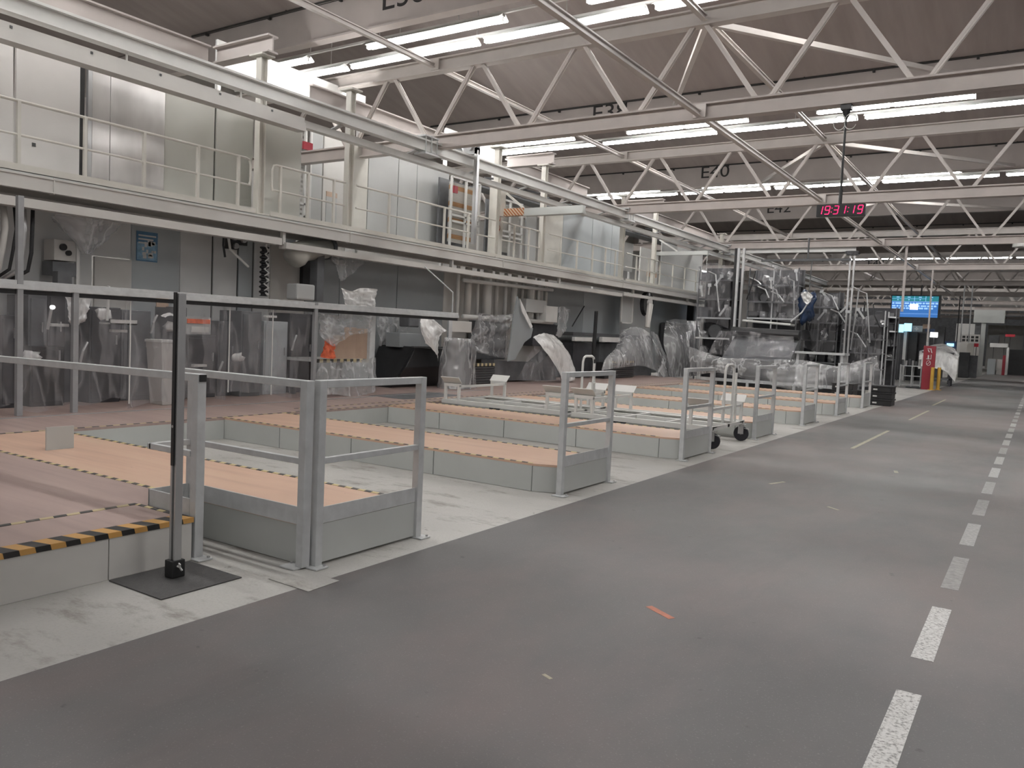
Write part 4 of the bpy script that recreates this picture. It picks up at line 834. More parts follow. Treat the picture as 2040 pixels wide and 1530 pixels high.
# black bin, box, louvred steps and the draped machines to the right
a = P(755, 770, x=-12.0); b = P(880, 765, x=-12.0); zt = P(820, 690, x=-11.6).z
b.y -= .35
t = thing('dump_bin', 'big black sloping bin in front of the slate panels', 'bin', (-12.1, (a.y+b.y)/2, ZD))
MB().add([(-12.5, a.y+.1, ZD), (-11.75, a.y+.1, ZD), (-11.75, b.y, ZD), (-12.5, b.y, ZD), (-12.5, a.y+.5, zt), (-11.45, a.y+.55, zt), (-11.45, b.y+.1, zt-.05), (-12.5, b.y+.1, zt-.05), (-11.40, a.y+.15, zt-.45), (-11.4, b.y+.2, zt-.45)],
         [(0, 3, 2, 1), (4, 5, 6, 7), (0, 1, 8, 5, 4), (1, 2, 9, 8), (8, 9, 6, 5), (2, 3, 7, 6, 9), (3, 0, 4, 7)]).build('body', 'black', t, .02)
MB().box((-11.42, a.y+.35, zt-.02), (-11.36, b.y+.1, zt+.01)).build('rim', 'charcoal', t)
tag(pbox('drive_box', 796, 664, 838, 692, -11.8, .4, 'slate_clad', .01), 'blue grey box standing on the black bin', 'box'); tag(pbox('gear_unit', 815, 632, 836, 652, -11.8, .3, 'machine', .03), 'small grey gear unit above the black bin', 'gear unit')
tag(sheet([[P(px, py, x=-12.3) for px, py in r] for r in ([(752, 622), (785, 628), (815, 630)], [(752, 650), (785, 655), (812, 650)], [(756, 690), (785, 680), (806, 672)])], 24, 20, .10, 6, 14).build('plastic_wrap', 'film_thick', smooth=True), 'dark glossy wrap behind the blue grey box', 'plastic film')
tag(sheet([[P(842, 622, x=-11.3), P(862, 636, x=-11.2), P(890, 658, x=-11.3)], [P(837, 650, x=-11.2), P(858, 668, x=-11.1), P(876, 672, x=-11.25)], [P(848, 684, x=-11.15), P(866, 700, x=-11.1), P(873, 720, x=-11.2)]], 24, 24, .06, 4, 6).build('film_sheet', 'film_white', smooth=True), 'slanting white film sheet right of the black bin', 'plastic film')
ring_drape((-10.95, 14.55, 0), [(.26, .40, 1.42), (.30, .46, 1.2), (.32, .5, .8), (.38, .56, .3)], 'film_thick', 'draped_machine', 'film wrapped machine left of the louvred step block', 'covered machine', .07, 4, 7)
tag(MB().box((-11.12, 14.25, ZD), (-10.78, 14.85, 1.35)).build('machine_body', 'machine_dark', bevel=.02), 'dark machine body under the film wrap', 'machine')
tag(pbox('gauge_box', 900, 640, 940, 662, -11.9, .3, 'pale_panel', .01), 'pale box on the film wrapped machine', 'box'); tag(pbox('support_post', 894, 636, 901, 676, -11.6, .06, 'rail', .004), 'grey post beside the pale box', 'post')
def stepblock(px0, py0, px1, py1, x, lab):
    y0, y1, z0, z1 = span(px0, py0, px1, py1, x); t = thing('louvred_block', lab, 'step block', (x-.3, (y0+y1)/2, ZD), 'black louvred blocks')
    MB().box((x-.32, y0, ZD), (x-.02, y1, z1)).build('body', 'black', t)
    n = 7
    for i in range(n): z = ZD+.05+(z1-ZD-.05)*i/n; MB().bar((x, y0, z), (x, y1, z), .05, .035, (.5, 0, 1)).build('slat', 'charcoal', t)
    MB().box((x-.03, y0, z1-.02), (x+.02, y1, z1+.05)).build('striped_edge', 'tape_y', t)
stepblock(905, 728, 984, 770, -11.55, 'black louvred step block with striped edge, left of the dark tent'); stepblock(1205, 722, 1262, 764, -11.4, 'black louvred block right of the white drape')
tag(pbox('base_bar', 1196, 757, 1264, 761, -11.65, .05, 'white', .003), 'white bar at the foot of the right louvred block', 'bar')
rng = random.Random(2)
tag(sheet([[P(px, py, x=-12.0) for px, py in r] for r in ([(955, 622), (985, 628), (1022, 625)], [(940, 665), (975, 668), (1015, 660)], [(930, 690), (960, 705), (1010, 715)])], 36, 30, .16, 5, 17).build('plastic_wrap', 'film_thick', smooth=True), 'crinkled bright wrap between the step block and the dark tent', 'plastic film')
tag(pbox('machine_body', 950, 640, 1008, 716, -12.2, .3, 'machine', .02), 'grey machine inside the crinkled bright wrap', 'machine')
# dark tent with white drape
def tri(pts, x, th, name, m, lab, cat):
    q = [at(px, py, x=x) for px, py in pts]; n = len(q)
    return tag(MB().add([(p.x, p.y, p.z) for p in q] + [(p.x-th, p.y, p.z) for p in q], [tuple(range(n)), tuple(reversed(range(n, 2*n)))] + [(i, n+i, n+(i+1) % n, (i+1) % n) for i in range(n)]).build(name, m), lab, cat)
tri([(1031, 590), (1062, 655), (1058, 672), (1045, 682), (1026, 716), (1012, 720), (1022, 640)], -11.5, .03, 'grey_shield', 'slate_clad', 'tall pointed dark grey shield left of the white drape', 'shield')
tri([(1012, 720), (1068, 722), (1062, 735), (1100, 700), (1108, 758), (985, 758), (984, 716)], -11.75, .4, 'dark_box', 'machine', 'low dark housing under the pointed shield', 'housing')
tag(sheet([[P(1062, 672, x=-11.4), P(1085, 664, x=-11.35), P(1100, 668, x=-11.4)], [P(1072, 682, x=-11.1), P(1098, 680, x=-11.1), P(1120, 684, x=-11.2)], [P(1090, 705, x=-11.0), P(1115, 700, x=-11.0), P(1138, 712, x=-11.1)], [P(1112, 740, x=-10.95), P(1130, 738, x=-10.95), P(1146, 738, x=-11.0)], [P(1120, 757, x=-10.9), P(1132, 760, x=-10.9), P(1146, 757, x=-10.95)]], 30, 40, .05, 5, 15).build('white_drape', 'film_white', smooth=True), 'white drape sliding down beside the dark tent', 'drape')
tag(sheet([[P(1070, 680, x=-11.3), P(1082, 690, x=-11.15), P(1092, 702, x=-11.1)], [P(1050, 715, x=-11.2), P(1078, 722, x=-11.1), P(1106, 725, x=-11.0)], [P(1030, 757, x=-11.2), P(1078, 760, x=-11.05), P(1118, 758, x=-10.95)]], 40, 30, .07, 8, 19, (1.5, .5)).build('dark_drape', 'film', smooth=True), 'thin clear film hanging below the white drape', 'drape')
tri([(1036, 595), (1044, 612), (1061, 650), (1058, 655), (1040, 620)], -11.4, .02, 'film_strip', 'film_white', 'white edge strip of the pointed shield', 'strip')
tag(pbox('grey_box', 1048, 597, 1088, 623, -12.1, .3, 'grey_clad', .008), 'flat grey box high behind the pointed shield', 'box'); tag(pbox('white_box', 1088, 610, 1111, 642, -12.0, .3, 'white', .008), 'white box high above the white drape', 'box')
tag(pbox('machine_body', 1062, 645, 1112, 690, -12.2, .4, 'machine_dark', .02), 'dark machine behind the white drape', 'machine')
tag(sheet([[P(px, py, x=-12.0) for px, py in r] for r in ([(1112, 612), (1122, 610), (1135, 618)], [(1112, 630), (1122, 632), (1130, 640)], [(1108, 668), (1118, 672), (1128, 655)])], 18, 24, .10, 5, 23).build('plastic_wrap', 'film_thick', smooth=True), 'wrinkled film right of the white box', 'plastic film')
tag(MB().tube([P(1182, 716, x=-11.4), P(1188, 620, x=-11.4)], .055, 12).build('black_pipe', 'black'), 'black upright pipe in front of the slate panels', 'pipe')
tag(MB().tube([P(1140, 650, x=-12.4), P(1164, 610, x=-12.4)], .02, 6).build('slanted_rod', 'black'), 'thin black rod leaning on the slate panel', 'rod')
tag(pbox('tube_cover', 1200, 672, 1236, 682, -11.8, .12, 'white', .01), 'white tube cover right of the black pipe', 'bar'); tag(pbox('tube_cover', 1146, 672, 1180, 680, -11.8, .12, 'white', .01), 'white tube cover left of the black pipe', 'bar')
tag(pbox('dark_unit', 1142, 682, 1178, 752, -12.0, .4, 'machine_dark', .02), 'dark machine unit left of the black pipe', 'machine'); tag(pbox('dark_unit', 1194, 684, 1236, 740, -12.1, .4, 'machine', .02), 'grey machine unit right of the black pipe', 'machine')
tag(pbox('machine_shelf', 1142, 664, 1240, 671, -11.9, .5, 'charcoal', .004), 'long dark shelf behind the black pipe', 'shelf')
fb = thing('framed_board', 'white framed grey board under the walkway, left of the lamp arm', 'board', P(1250, 640, x=-11.9)); y0, y1, z0, z1 = span(1238, 590, 1262, 645, -11.9)
MB().box((-11.95, y0, z0), (-11.92, y1, z1)).build('board', 'grey_clad', fb); MB().box((-11.92, y0, z0), (-11.9, y0+.06, z1)).box((-11.92, y1-.06, z0), (-11.9, y1, z1)).box((-11.92, y0, z0), (-11.9, y1, z0+.05)).build('frame', 'white', fb)
la = thing('lamp_arm', 'round black headed arm hanging under the walkway', 'arm', P(1290, 620, x=-11.6)); p = P(1290, 606, x=-11.6)
MB().cyl((p.x-.1, p.y, p.z), (p.x+.05, p.y, p.z), .42, 24).build('head', 'black', la); MB().cyl((p.x+.05, p.y, p.z+.06), (p.x+.12, p.y, p.z+.06), .16, 18).build('hub', 'pale_panel', la); q = P(1284, 652, x=-11.6); MB().tube([(p.x+.08, p.y, p.z), (q.x+.1, q.y, q.z)], [.14, .09], 10).build('arm', 'pale_panel', la); MB().tube([(p.x, p.y, p.z+.3), (p.x, p.y, 3.2)], .08, 8).build('stem', 'rail', la)
# tall draped robot group
tag(sheet([[P(1236, 660, x=-11.7), P(1258, 652, x=-11.5), P(1282, 655, x=-11.5), P(1300, 670, x=-11.7)], [P(1228, 690, x=-11.4), P(1255, 680, x=-11.2), P(1285, 690, x=-11.2), P(1318, 705, x=-11.5)], [P(1206, 715, x=-11.2), P(1245, 712, x=-11.0), P(1280, 715, x=-11.0), P(1325, 735, x=-11.3)], [P(1198, 738, x=-11.1), P(1240, 732, x=-11.0), P(1285, 730, x=-11.0), P(1330, 752, x=-11.2)]], 44, 36, .06, 4, 33, (1.5, .45)).build('draped_robot', 'film_thick', smooth=True), 'arched milky drape over a machine under the lamp arm', 'covered machine')
tag(pbox('machine_body', 1240, 668, 1300, 750, -11.9, .6, 'machine', .04), 'dark machine under the arched milky drape', 'machine')
tag(sheet([[P(1296, 660, x=-11.4), P(1303, 662, x=-11.4), P(1310, 668, x=-11.4)], [P(1312, 700, x=-11.2), P(1318, 705, x=-11.15), P(1326, 706, x=-11.2)], [P(1318, 725, x=-11.1), P(1330, 730, x=-11.0), P(1345, 735, x=-11.1)], [P(1300, 748, x=-11.0), P(1325, 752, x=-10.9), P(1350, 752, x=-11.0)]], 24, 40, .05, 5, 37, (1.6, .4)).build('gathered_film', 'film_thick', smooth=True), 'gathered film tied like a sheaf beside the arched drape', 'plastic film')
tag(sheet([[P(1326, 640, x=-11.8), P(1345, 636, x=-11.6), P(1368, 638, x=-11.6), P(1398, 640, x=-11.8)], [P(1322, 680, x=-11.4), P(1345, 672, x=-11.2), P(1370, 675, x=-11.2), P(1398, 690, x=-11.5)], [P(1330, 715, x=-11.2), P(1350, 705, x=-11.0), P(1375, 712, x=-11.0), P(1400, 730, x=-11.3)], [P(1340, 752, x=-11.1), P(1355, 752, x=-11.0), P(1378, 754, x=-11.0), P(1400, 756, x=-11.2)]], 44, 36, .06, 4, 41, (1.5, .45)).build('draped_robot', 'film_thick', smooth=True), 'square shouldered milky drape left of the dark racks', 'covered machine')
tag(pbox('machine_body', 1334, 645, 1392, 750, -12.05, .45, 'machine_dark', .04), 'dark machine under the square shouldered drape', 'machine')
tag(pbox('hanging_unit', 1382, 604, 1398, 640, -12.0, .3, 'black', .02), 'black unit hanging above the square shouldered drape', 'machine')

# ================================================================== dark racks, wrapped line and the far end
def rack(x0, x1, y0, y1, z0, levels, ztop, lab, name, seed, n=5, posts=3, fill=.9):
    t = thing('storage_rack', lab, 'rack', ((x0+x1)/2, (y0+y1)/2, z0), 'dark storage racks'); rg = random.Random(seed)
    for i in range(posts):
        x = x0+(x1-x0)*i/(posts-1)
        for y in (y0, y1): MB().box((x-.022, y-.022, z0), (x+.022, y+.022, ztop)).build('upright', 'machine' if (i+seed) % 3 else 'rail', t)
    for z in levels:
        MB().box((x0, y0, z-.03), (x1, y1, z)).box((x0, y0-.04, z-.05), (x1, y0-.02, z+.01)).build('shelf', 'machine' if rg.random() < .75 else 'rail', t)
    MB().box((x0, y1+.03, z0), (x1, y1+.05, ztop)).build('back_sheet', 'machine_dark', t)
    lv = ['lowest', 'second', 'third', 'fourth', 'fifth'] 
    for j, z in enumerate(levels):
        hgt = (levels[j+1] if j+1 < len(levels) else ztop)-z-.08
        for i in range(n):
            if rg.random() > fill: continue
            wd = (x1-x0)/n; cx = x0+wd*(i+.5); h = min(hgt, .9)*rg.uniform(.45, .95); ww = wd*rg.uniform(.3, .46)
            k = rg.randrange(5); cy = (y0+y1)/2-.1
            l = f'{["wrapped bundle", "black crate", "grey carton", "foil covered part", "ribbed tube roll"][k]}, {ORD[i]} from left on the {lv[j]} shelf, {name}'
            if k == 0: o = blob((cx, cy, z+h*.42), (ww*.8, .25, h*.42), seed+i*3+j, 2, .5).build('wrapped_bundle', 'film_thick' if rg.random() < .5 else 'parts', smooth=True)
            elif k == 1: o = MB().box((cx-ww, cy-.25, z), (cx+ww, cy+.25, z+h*.7)).box((cx-ww-.02, cy-.27, z+h*.62), (cx+ww+.02, cy+.27, z+h*.72)).build('crate', 'black', bevel=.01)
            elif k == 2: o = MB().box((cx-ww*.9, cy-.25, z), (cx+ww*.9, cy+.2, z+h*.8)).build('carton', 'machine', bevel=.006)
            elif k == 3: o = blob((cx, cy, z+h*.42), (ww*.8, .22, h*.42), seed+i*5+j, 2, .8).build('covered_part', 'alu')
            else: o = MB().revolve((cx, cy-.2, z+h*.4), [(h*.2, 0), (h*.4, 0), (h*.4, .08), (h*.36, .12), (h*.4, .16), (h*.4, .3), (h*.2, .3)], 18, 'y').build('tube_roll', 'charcoal')
            tag(o, l, ['bundle', 'crate', 'carton', 'covered part', 'roll'][k], 'goods on ' + name)
rack(-10.9, -9.55, 29.3, 30.1, 0, [1.0, 1.75, 2.5, 3.2, 3.9], 4.4, 'tall dark rack just past the walkway end', 'rack at the walkway end', 1, 3, 2)
rack(-9.1, -7.35, 29.6, 30.4, 0, [1.2, 2.55, 3.15, 3.75], 4.35, 'tall dark rack right of the twin mast', 'rack right of the twin mast', 2, 5, 3, 1)
rack(-8.0, -6.6, 32.9, 33.7, 0, [1.0, 1.85, 2.55, 3.15], 3.75, 'dark rack behind the blue bag', 'rack behind the blue bag', 3, 4, 3, 1)
rack(-6.45, -4.95, 33.0, 33.8, 0, [.85, 1.45, 1.98, 2.5], 3.05, 'lower dark rack left of the hanging mast', 'rack by the hanging mast', 4, 5, 3, 1)
rack(-7.9, -5.2, 37.5, 38.3, 0, [1.2, 1.8, 2.4, 3.0], 3.4, 'deep dark rack beyond the hanging mast', 'rack beyond the mast', 5, 6, 3, .9)
t = thing('twin_mast', 'dark twin mast standing before the dark racks', 'mast', (-9.3, 28.9, 0))
for dx, m in ((-.13, 'black'), (-.03, 'rail'), (.16, 'alu')): MB().box((-9.3+dx-.04, 28.85, 0), (-9.3+dx+.04, 28.95, 5.0)).build('profile', m, t)
MB().box((-9.5, 28.8, 0), (-9.05, 29.0, .03)).build('foot', 'charcoal', t)
# low dark machine with a roll of black film, under a big dusty sheet
t = thing('covered_bench', 'wide dark machine bench with black roll of film on top', 'machine', (-7.7, 27.6, 0))
MB().box((-9.3, 27.3, .35), (-6.85, 28.2, 1.05)).box((-9.3, 27.25, .35), (-6.85, 27.3, .5)).build('body', 'machine_dark', t, .02)
MB().add([(-9.2, 27.3, 1.05), (-6.9, 27.3, 1.05), (-6.8, 28.2, 1.95), (-9.0, 28.2, 1.95), (-9.2, 28.3, 1.05), (-6.9, 28.3, 1.05), (-6.8, 28.3, 1.95), (-9.0, 28.3, 1.95)], [(0, 1, 2, 3), (4, 7, 6, 5), (1, 5, 6, 2), (0, 3, 7, 4), (3, 2, 6, 7)]).build('sloping_hood', 'machine', t)
MB().tube([(-9.1, 28.0, 2.0), (-6.8, 28.0, 1.95)], .17, 14).build('film_roll', 'black', t)
for x in (-9.1, -8.3, -7.6, -7.0):
    for y in (27.4, 28.1): MB().box((x-.04, y-.04, 0), (x+.04, y+.04, .36)).build('leg', 'charcoal', t)
tag(MB().box((-6.75, 27.3, 1.35), (-5.2, 28.1, 1.42)).box((-6.7, 27.35, 0), (-6.62, 28.05, 1.36)).box((-5.33, 27.35, 0), (-5.25, 28.05, 1.36)).build('side_table', 'rail'), 'pale topped side table at the end of the wide dark machine', 'table')
tag(sheet([[(-9.3, 27.25, 1.98), (-8.3, 27.1, 2.02), (-7.5, 27.15, 1.9), (-6.8, 27.2, 1.9)], [(-9.4, 27.0, 1.6), (-8.3, 26.95, 1.65), (-7.5, 26.95, 1.6), (-6.7, 27.0, 1.55)], [(-9.5, 26.8, 1.2), (-8.3, 26.8, 1.15), (-7.5, 26.75, 1.2), (-6.6, 26.8, 1.15)]], 40, 20, .06, 6, 51).build('plastic_sheet', 'film', smooth=True), 'thin clear sheet over the sloping hood of the dark machine', 'plastic film')
tag(sheet([[(-10.0, 26.3, 1.4), (-8.9, 26.25, 1.12), (-7.6, 26.2, 1.10), (-6.3, 26.15, 1.16), (-5.2, 26.2, 1.05), (-4.1, 26.3, 1.42)],
           [(-9.9, 26.1, .95), (-8.9, 26.0, .95), (-7.6, 25.9, .80), (-6.3, 25.9, .82), (-5.2, 26.0, .85), (-4.0, 26.1, 1.1)],
           [(-9.8, 26.05, .65), (-8.8, 25.95, .72), (-7.6, 25.9, .52), (-6.3, 25.85, .36), (-5.2, 25.95, .48), (-3.85, 26.1, .78)],
           [(-9.7, 26.1, .45), (-8.8, 26.0, .58), (-7.6, 26.0, .40), (-6.3, 25.95, .20), (-5.2, 26.0, .38), (-3.9, 26.15, .50)]], 90, 36, .06, 5, 55, (1.6, .7)).build('dust_sheet', 'film_thick', smooth=True), 'big sagging milky dust sheet along the dark machine', 'dust sheet')
t = thing('base_frame', 'pale low base frame under the sagging dust sheet', 'frame', (-7, 26.6, 0))
MB().box((-9.6, 26.45, .30), (-4.6, 26.55, .40)).build('rail_bar', 'rail', t)
for x in (-9.5, -8, -6.5, -5, -4.7): MB().box((x-.04, 26.46, 0), (x+.04, 26.54, .3)).build('leg', 'rail', t)
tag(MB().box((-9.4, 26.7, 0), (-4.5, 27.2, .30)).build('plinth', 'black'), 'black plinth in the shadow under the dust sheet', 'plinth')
bb = tag(blob((-6.85, 29.0, 3.0), (.27, .2, .48), 9, 3, .9).build('hanging_bag', 'blue', smooth=True), 'dark blue bag hanging in front of the racks', 'bag')
tag(sheet([[(-7.0, 28.68, 3.42), (-6.85, 28.62, 3.46), (-6.7, 28.7, 3.4)], [(-6.98, 28.66, 3.25), (-6.8, 28.64, 3.2), (-6.62, 28.68, 3.28)], [(-6.85, 28.66, 3.06), (-6.78, 28.66, 3.0), (-6.7, 28.68, 3.08)]], 18, 18, .1, 5, 61).build('plastic_wrap', 'film_white', smooth=True), 'white film painted as the reflection on the dark blue bag', 'plastic film')  # white film stands in for a reflection on the bag
MB().tube([(-7.3, 28.72, 2.42), (-6.95, 28.72, 2.75), (-6.8, 28.78, 3.05)], .025, 8).build('strap', 'rail', bb)
tag(MB().box((-8.6, 29.2, 4.55), (-5.6, 29.28, 4.63)).tube([(-7.0, 29.24, 4.6), (-7.0, 29.24, 5.35)], .03, 6).tube([(-6.85, 29.1, 3.5), (-6.85, 29.24, 4.6)], .015, 6).build('hanging_rail', 'charcoal'), 'dark overhead rail carrying the dark blue bag', 'rail')
tag(MB().tube([(-9.1, 29.55, 2.42), (-9.1, 29.1, 2.42), (-7.4, 29.1, 2.32), (-7.4, 29.55, 2.32)], .045, 10).build('light_bar', 'white'), 'bright horizontal bar on the front of the racks', 'bar')

def tangle(x0, x1, y, z0, z1, n, seed, nm):
    rg = random.Random(seed)
    for i in range(n):
        x = x0+(x1-x0)*(i+rg.random())/n; za = rg.uniform(z0+(z1-z0)*.5, z1); zb = rg.uniform(z0, za-.2); sw = rg.uniform(-.5, .5); k = rg.randrange(3)
        if k == 0: o = MB().tube([(x, y, za), (x+sw*.3, y-.08, (za+zb)/2), (x+sw, y-.04, zb)], .022, 6).build('hanging_cable', 'black'); w_ = 'black cable'
        elif k == 1: o = MB().tube([(x-.25, y, za), (x+.05, y-.05, za-.12), (x+sw*.8, y-.05, zb)], .03, 6).build('bent_tube', 'alu'); w_ = 'silvery bent tube'
        else: o = MB().bar((x, y-.03, za), (x+sw*.7, y-.03, za-.35), .04, .07).cbox((x, y-.03, za), (.12, .08, .12)).build('bracket', 'rail'); w_ = 'grey bracket'
        tag(o, f'{w_}, {ORD[i]} of the tangle from the left, {nm}', 'cable' if k == 0 else 'tube' if k == 1 else 'bracket', 'tangle ' + nm)
tangle(-10.8, -9.6, 29.15, 1.6, 4.2, 5, 3, 'at the walkway end'); tangle(-9.0, -7.3, 29.4, 2.4, 4.4, 9, 6, 'right of the twin mast'); tangle(-7.9, -5.4, 32.7, 1.4, 4.1, 10, 9, 'behind the blue bag'); tangle(-6.4, -4.8, 32.8, 1.0, 3.5, 7, 12, 'by the hanging mast')
for i, (x0, x1, z0, z1, y) in enumerate(((-10.9, -9.6, 2.2, 4.4, 29.1), (-9.0, -7.2, 2.5, 4.4, 29.35), (-8.0, -6.6, 1.5, 3.7, 32.6), (-6.4, -5.0, .9, 2.9, 32.7))):
    tag(sheet([[(x0+(x1-x0)*u, y+.06*math.sin(5*u+i), z1-(z1-z0)*v+.12*math.sin(4*u+i)) for u in (0, .25, .5, .75, 1)] for v in (0, .33, .66, 1)], 30, 26, .08, 5, 80+i).build('plastic_wrap', 'film', smooth=True), 'clear wrap hung before the ' + ['rack at the walkway end', 'rack right of the twin mast', 'rack behind the blue bag', 'rack by the hanging mast'][i], 'plastic film')
# hoist rail with hanging mast, plain hanging poles
t = thing('hoist_rail', 'pale hoist rail under the third roof truss with a hanging mast', 'hoist', (-8.4, 32.2, 5.2))
MB().ibeam((-10.75, 32.2, 5.26), (-6.0, 32.2, 5.26), .1, .16, .02, .02).build('rail_bar', 'white', t)
MB().box((-6.3, 32.05, 5.06), (-5.9, 32.35, 5.2)).build('trolley', 'machine_dark', t)
for dx in (-.2, .02, .18): MB().cyl((-6.1+dx, 32.02, 5.14), (-6.1+dx, 32.38, 5.14), .05, 10).build('trolley_wheel', 'black', t)
for dx in (-.07, .07): MB().box((-6.1+dx-.03, 32.17, .95), (-6.1+dx+.03, 32.23, 5.1)).build('mast', 'alu', t)
MB().box((-6.2, 32.1, 2.9), (-6.0, 32.3, 3.0)).build('mast_clamp', 'rail', t)
tag(MB().box((-4.33, 32.17, 3.0), (-4.25, 32.23, 5.35)).build('hanging_pole', 'roof_beam'), 'plain pole hanging from the third truss in front of the blue board', 'pole')
p = P(1857, 560, y=41.8); tag(MB().box((p.x-.035, 41.77, 2.05), (p.x+.035, 41.83, 5.35)).build('hanging_pole', 'roof_beam'), 'thinner pole hanging in front of the right part of the blue board', 'pole')
for px, yb, lab in ((1918, 2.2, 'left one of two thin poles left of the sign panel'), (1934, 2.2, 'right one of two thin poles left of the sign panel')):
    p = P(px, 620, y=51.4); tag(MB().box((p.x-.03, 51.37, yb), (p.x+.03, 51.43, 5.35)).build('hanging_pole', 'rail'), lab, 'pole')
for px, lab in ((1909, 'thin black rod in front of the white far partition'),): p = P(px, 640, y=61); tag(MB().box((p.x-.03, 60.97, 1.5), (p.x+.03, 61.03, 5.35)).build('hanging_pole', 'black'), lab, 'pole')
tag(MB().cyl((-.75, 32.0, 5.22), (-.75, 32.0, 5.33), .3, 24).build('sensor_disc', 'white'), 'pale round disc under the third truss at the right', 'sensor')

# digital clock
t = thing('digital_clock', 'black hanging digital clock with red figures', 'clock', (-2.76, 13.4, 3.64))
MB().box((-.355, -.05, 0), (.355, .05, .185)).build('case', 'black', None, .006)
ck = bpy.data.objects[-1] if False else [o for o in COL.objects if o.name == 'case'][0]; ck.parent = t; ck.location = (0, 0, 0)
seg = {'0': 'abcdef', '1': 'bc', '3': 'abgcd', '9': 'abcdfg'}
def digit(ch, cx, cz, wd, ht, parent):
    m = MB(); th = .012; y0, y1 = -.056, -.0505; sl = .16
    def pt(u, v): return (cx+u+sl*v, v+cz)
    S = {'a': ((-1, 1), (1, 1)), 'b': ((1, 1), (1, 0)), 'c': ((1, 0), (1, -1)), 'd': ((-1, -1), (1, -1)), 'e': ((-1, 0), (-1, -1)), 'f': ((-1, 1), (-1, 0)), 'g': ((-1, 0), (1, 0))}
    for s in seg[ch]:
        (a, b), (c_, d) = S[s]; p0 = pt(a*wd/2, b*ht/2); p1 = pt(c_*wd/2, d*ht/2)
        v0 = Vector((p0[0], y0, p0[1])); v1 = Vector((p1[0], y0, p1[1])); g = (v1-v0)*.06
        m.bar(v0+g, v1-g, .004, th, (1, 0, 0) if abs(v1.z-v0.z) > .01 else (0, 0, 1))
    m.v = [Vector(v)+wloc(parent) for v in m.v]
    return m.build('digit', 'led', parent)
cz = .095
for ch, cx in (('1', -.30), ('9', -.192), ('3', -.066), ('1', .037), ('1', .165), ('9', .284)): digit(ch, cx, cz, .066, .122, t)
m = MB()
for cx in (-.128, .112):
    for dz in (-.03, .03): m.box((cx-.006+dz*.15, -.056, cz+dz-.006), (cx+.006+dz*.15, -.051, cz+dz+.006))
m.v = [Vector(v)+wloc(t) for v in m.v]; m.build('colon', 'led', t)
t.rotation_euler = (0, 0, .07)
m = MB(); m.tube([(-2.78, 13.4, 3.825), (-2.78, 13.4, 4.05)], .028, 8).tube([(-2.78, 13.4, 4.05), (-2.78, 13.4, 5.3)], .018, 8).box((-2.86, 13.33, 5.27), (-2.70, 13.47, 5.35)).revolve((-2.78, 13.4, 5.12), [(.02, 0), (.07, .16)], 10)
tag(m.build('clock_hanger', 'black'), 'black pole carrying the digital clock from the nearest truss', 'pole')
for k in range(2):
    rg = [(-2.7-.16*k+.09*math.cos(a*.45), 13.35, 5.08+.12*math.sin(a*.45)) for a in range(14)]
    tag(MB().tube(rg, .006, 5).build('cable_loop', 'white'), ['right', 'left'][k] + ' loop of pale cable beside the clock pole', 'cable')

# information board
Y_ = 51.1
x0 = P(1776, 612, y=Y_).x; x1 = P(1869, 612, y=Y_).x; z0 = P(1822, 632, y=Y_).z; z1 = P(1822, 590, y=Y_).z
t = thing('information_board', 'lit blue information board hanging over the aisle edge', 'display board', ((x0+x1)/2, Y_, z0))
MB().box((x0-.05, Y_, z0-.08), (x1+.12, Y_+.25, z1+.06)).build('case', 'black', t)
W_, H_ = x1-x0, z1-z0
MB().box((x0, Y_-.01, z0), (x1, Y_, z0+H_*.74)).build('lower_field', 'screen_blue', t); MB().box((x0, Y_-.01, z0+H_*.75), (x1, Y_, z1)).build('upper_field', 'screen_teal', t)
m = MB(); rng = random.Random(8)
for r, (a, b) in enumerate(((.66, .98), (.53, 1.0), (.42, .93))):
    x = x0+.03
    while x < x0+W_*b-.1:
        l = rng.uniform(.06, .3); m.box((x, Y_-.02, z0+H_*a-.045), (min(x+l, x1-.02), Y_-.012, z0+H_*a+.045)); x += l+.05
for i in range(4): m.box((x0+W_*(.10+.24*i), Y_-.02, z0+H_*.93), (x0+W_*(.16+.24*i), Y_-.012, z0+H_*.97)).box((x0+W_*(.12+.24*i), Y_-.02, z0+H_*.80), (x0+W_*(.14+.24*i), Y_-.012, z0+H_*.86))
m.build('text_rows', 'screen_text', t)
m = MB()
for f in (.25, .49, .73): m.box((x0+W_*f-.01, Y_-.018, z0+H_*.75), (x0+W_*f+.01, Y_-.012, z1))
m.box((x0, Y_-.018, z0+H_*.74), (x1, Y_-.012, z0+H_*.752)).box((x0, Y_-.018, z0+H_*.16), (x1, Y_-.012, z0+H_*.17)).box((x0, Y_-.018, z0+H_*.87), (x0+W_*.73, Y_-.012, z0+H_*.88)).build('grid_lines', 'screen_text', t)
MB().box((x0+W_*.40, Y_-.03, z0+H_*.36), (x0+W_*.575, Y_-.021, z0+H_*.62)).build('white_field', 'screen_white', t)
for f in (.40, .62): MB().box((x0+W_*f-.04, Y_+.1, z1+.05), (x0+W_*f+.04, Y_+.16, 5.36)).build('hanger', 'black', t)

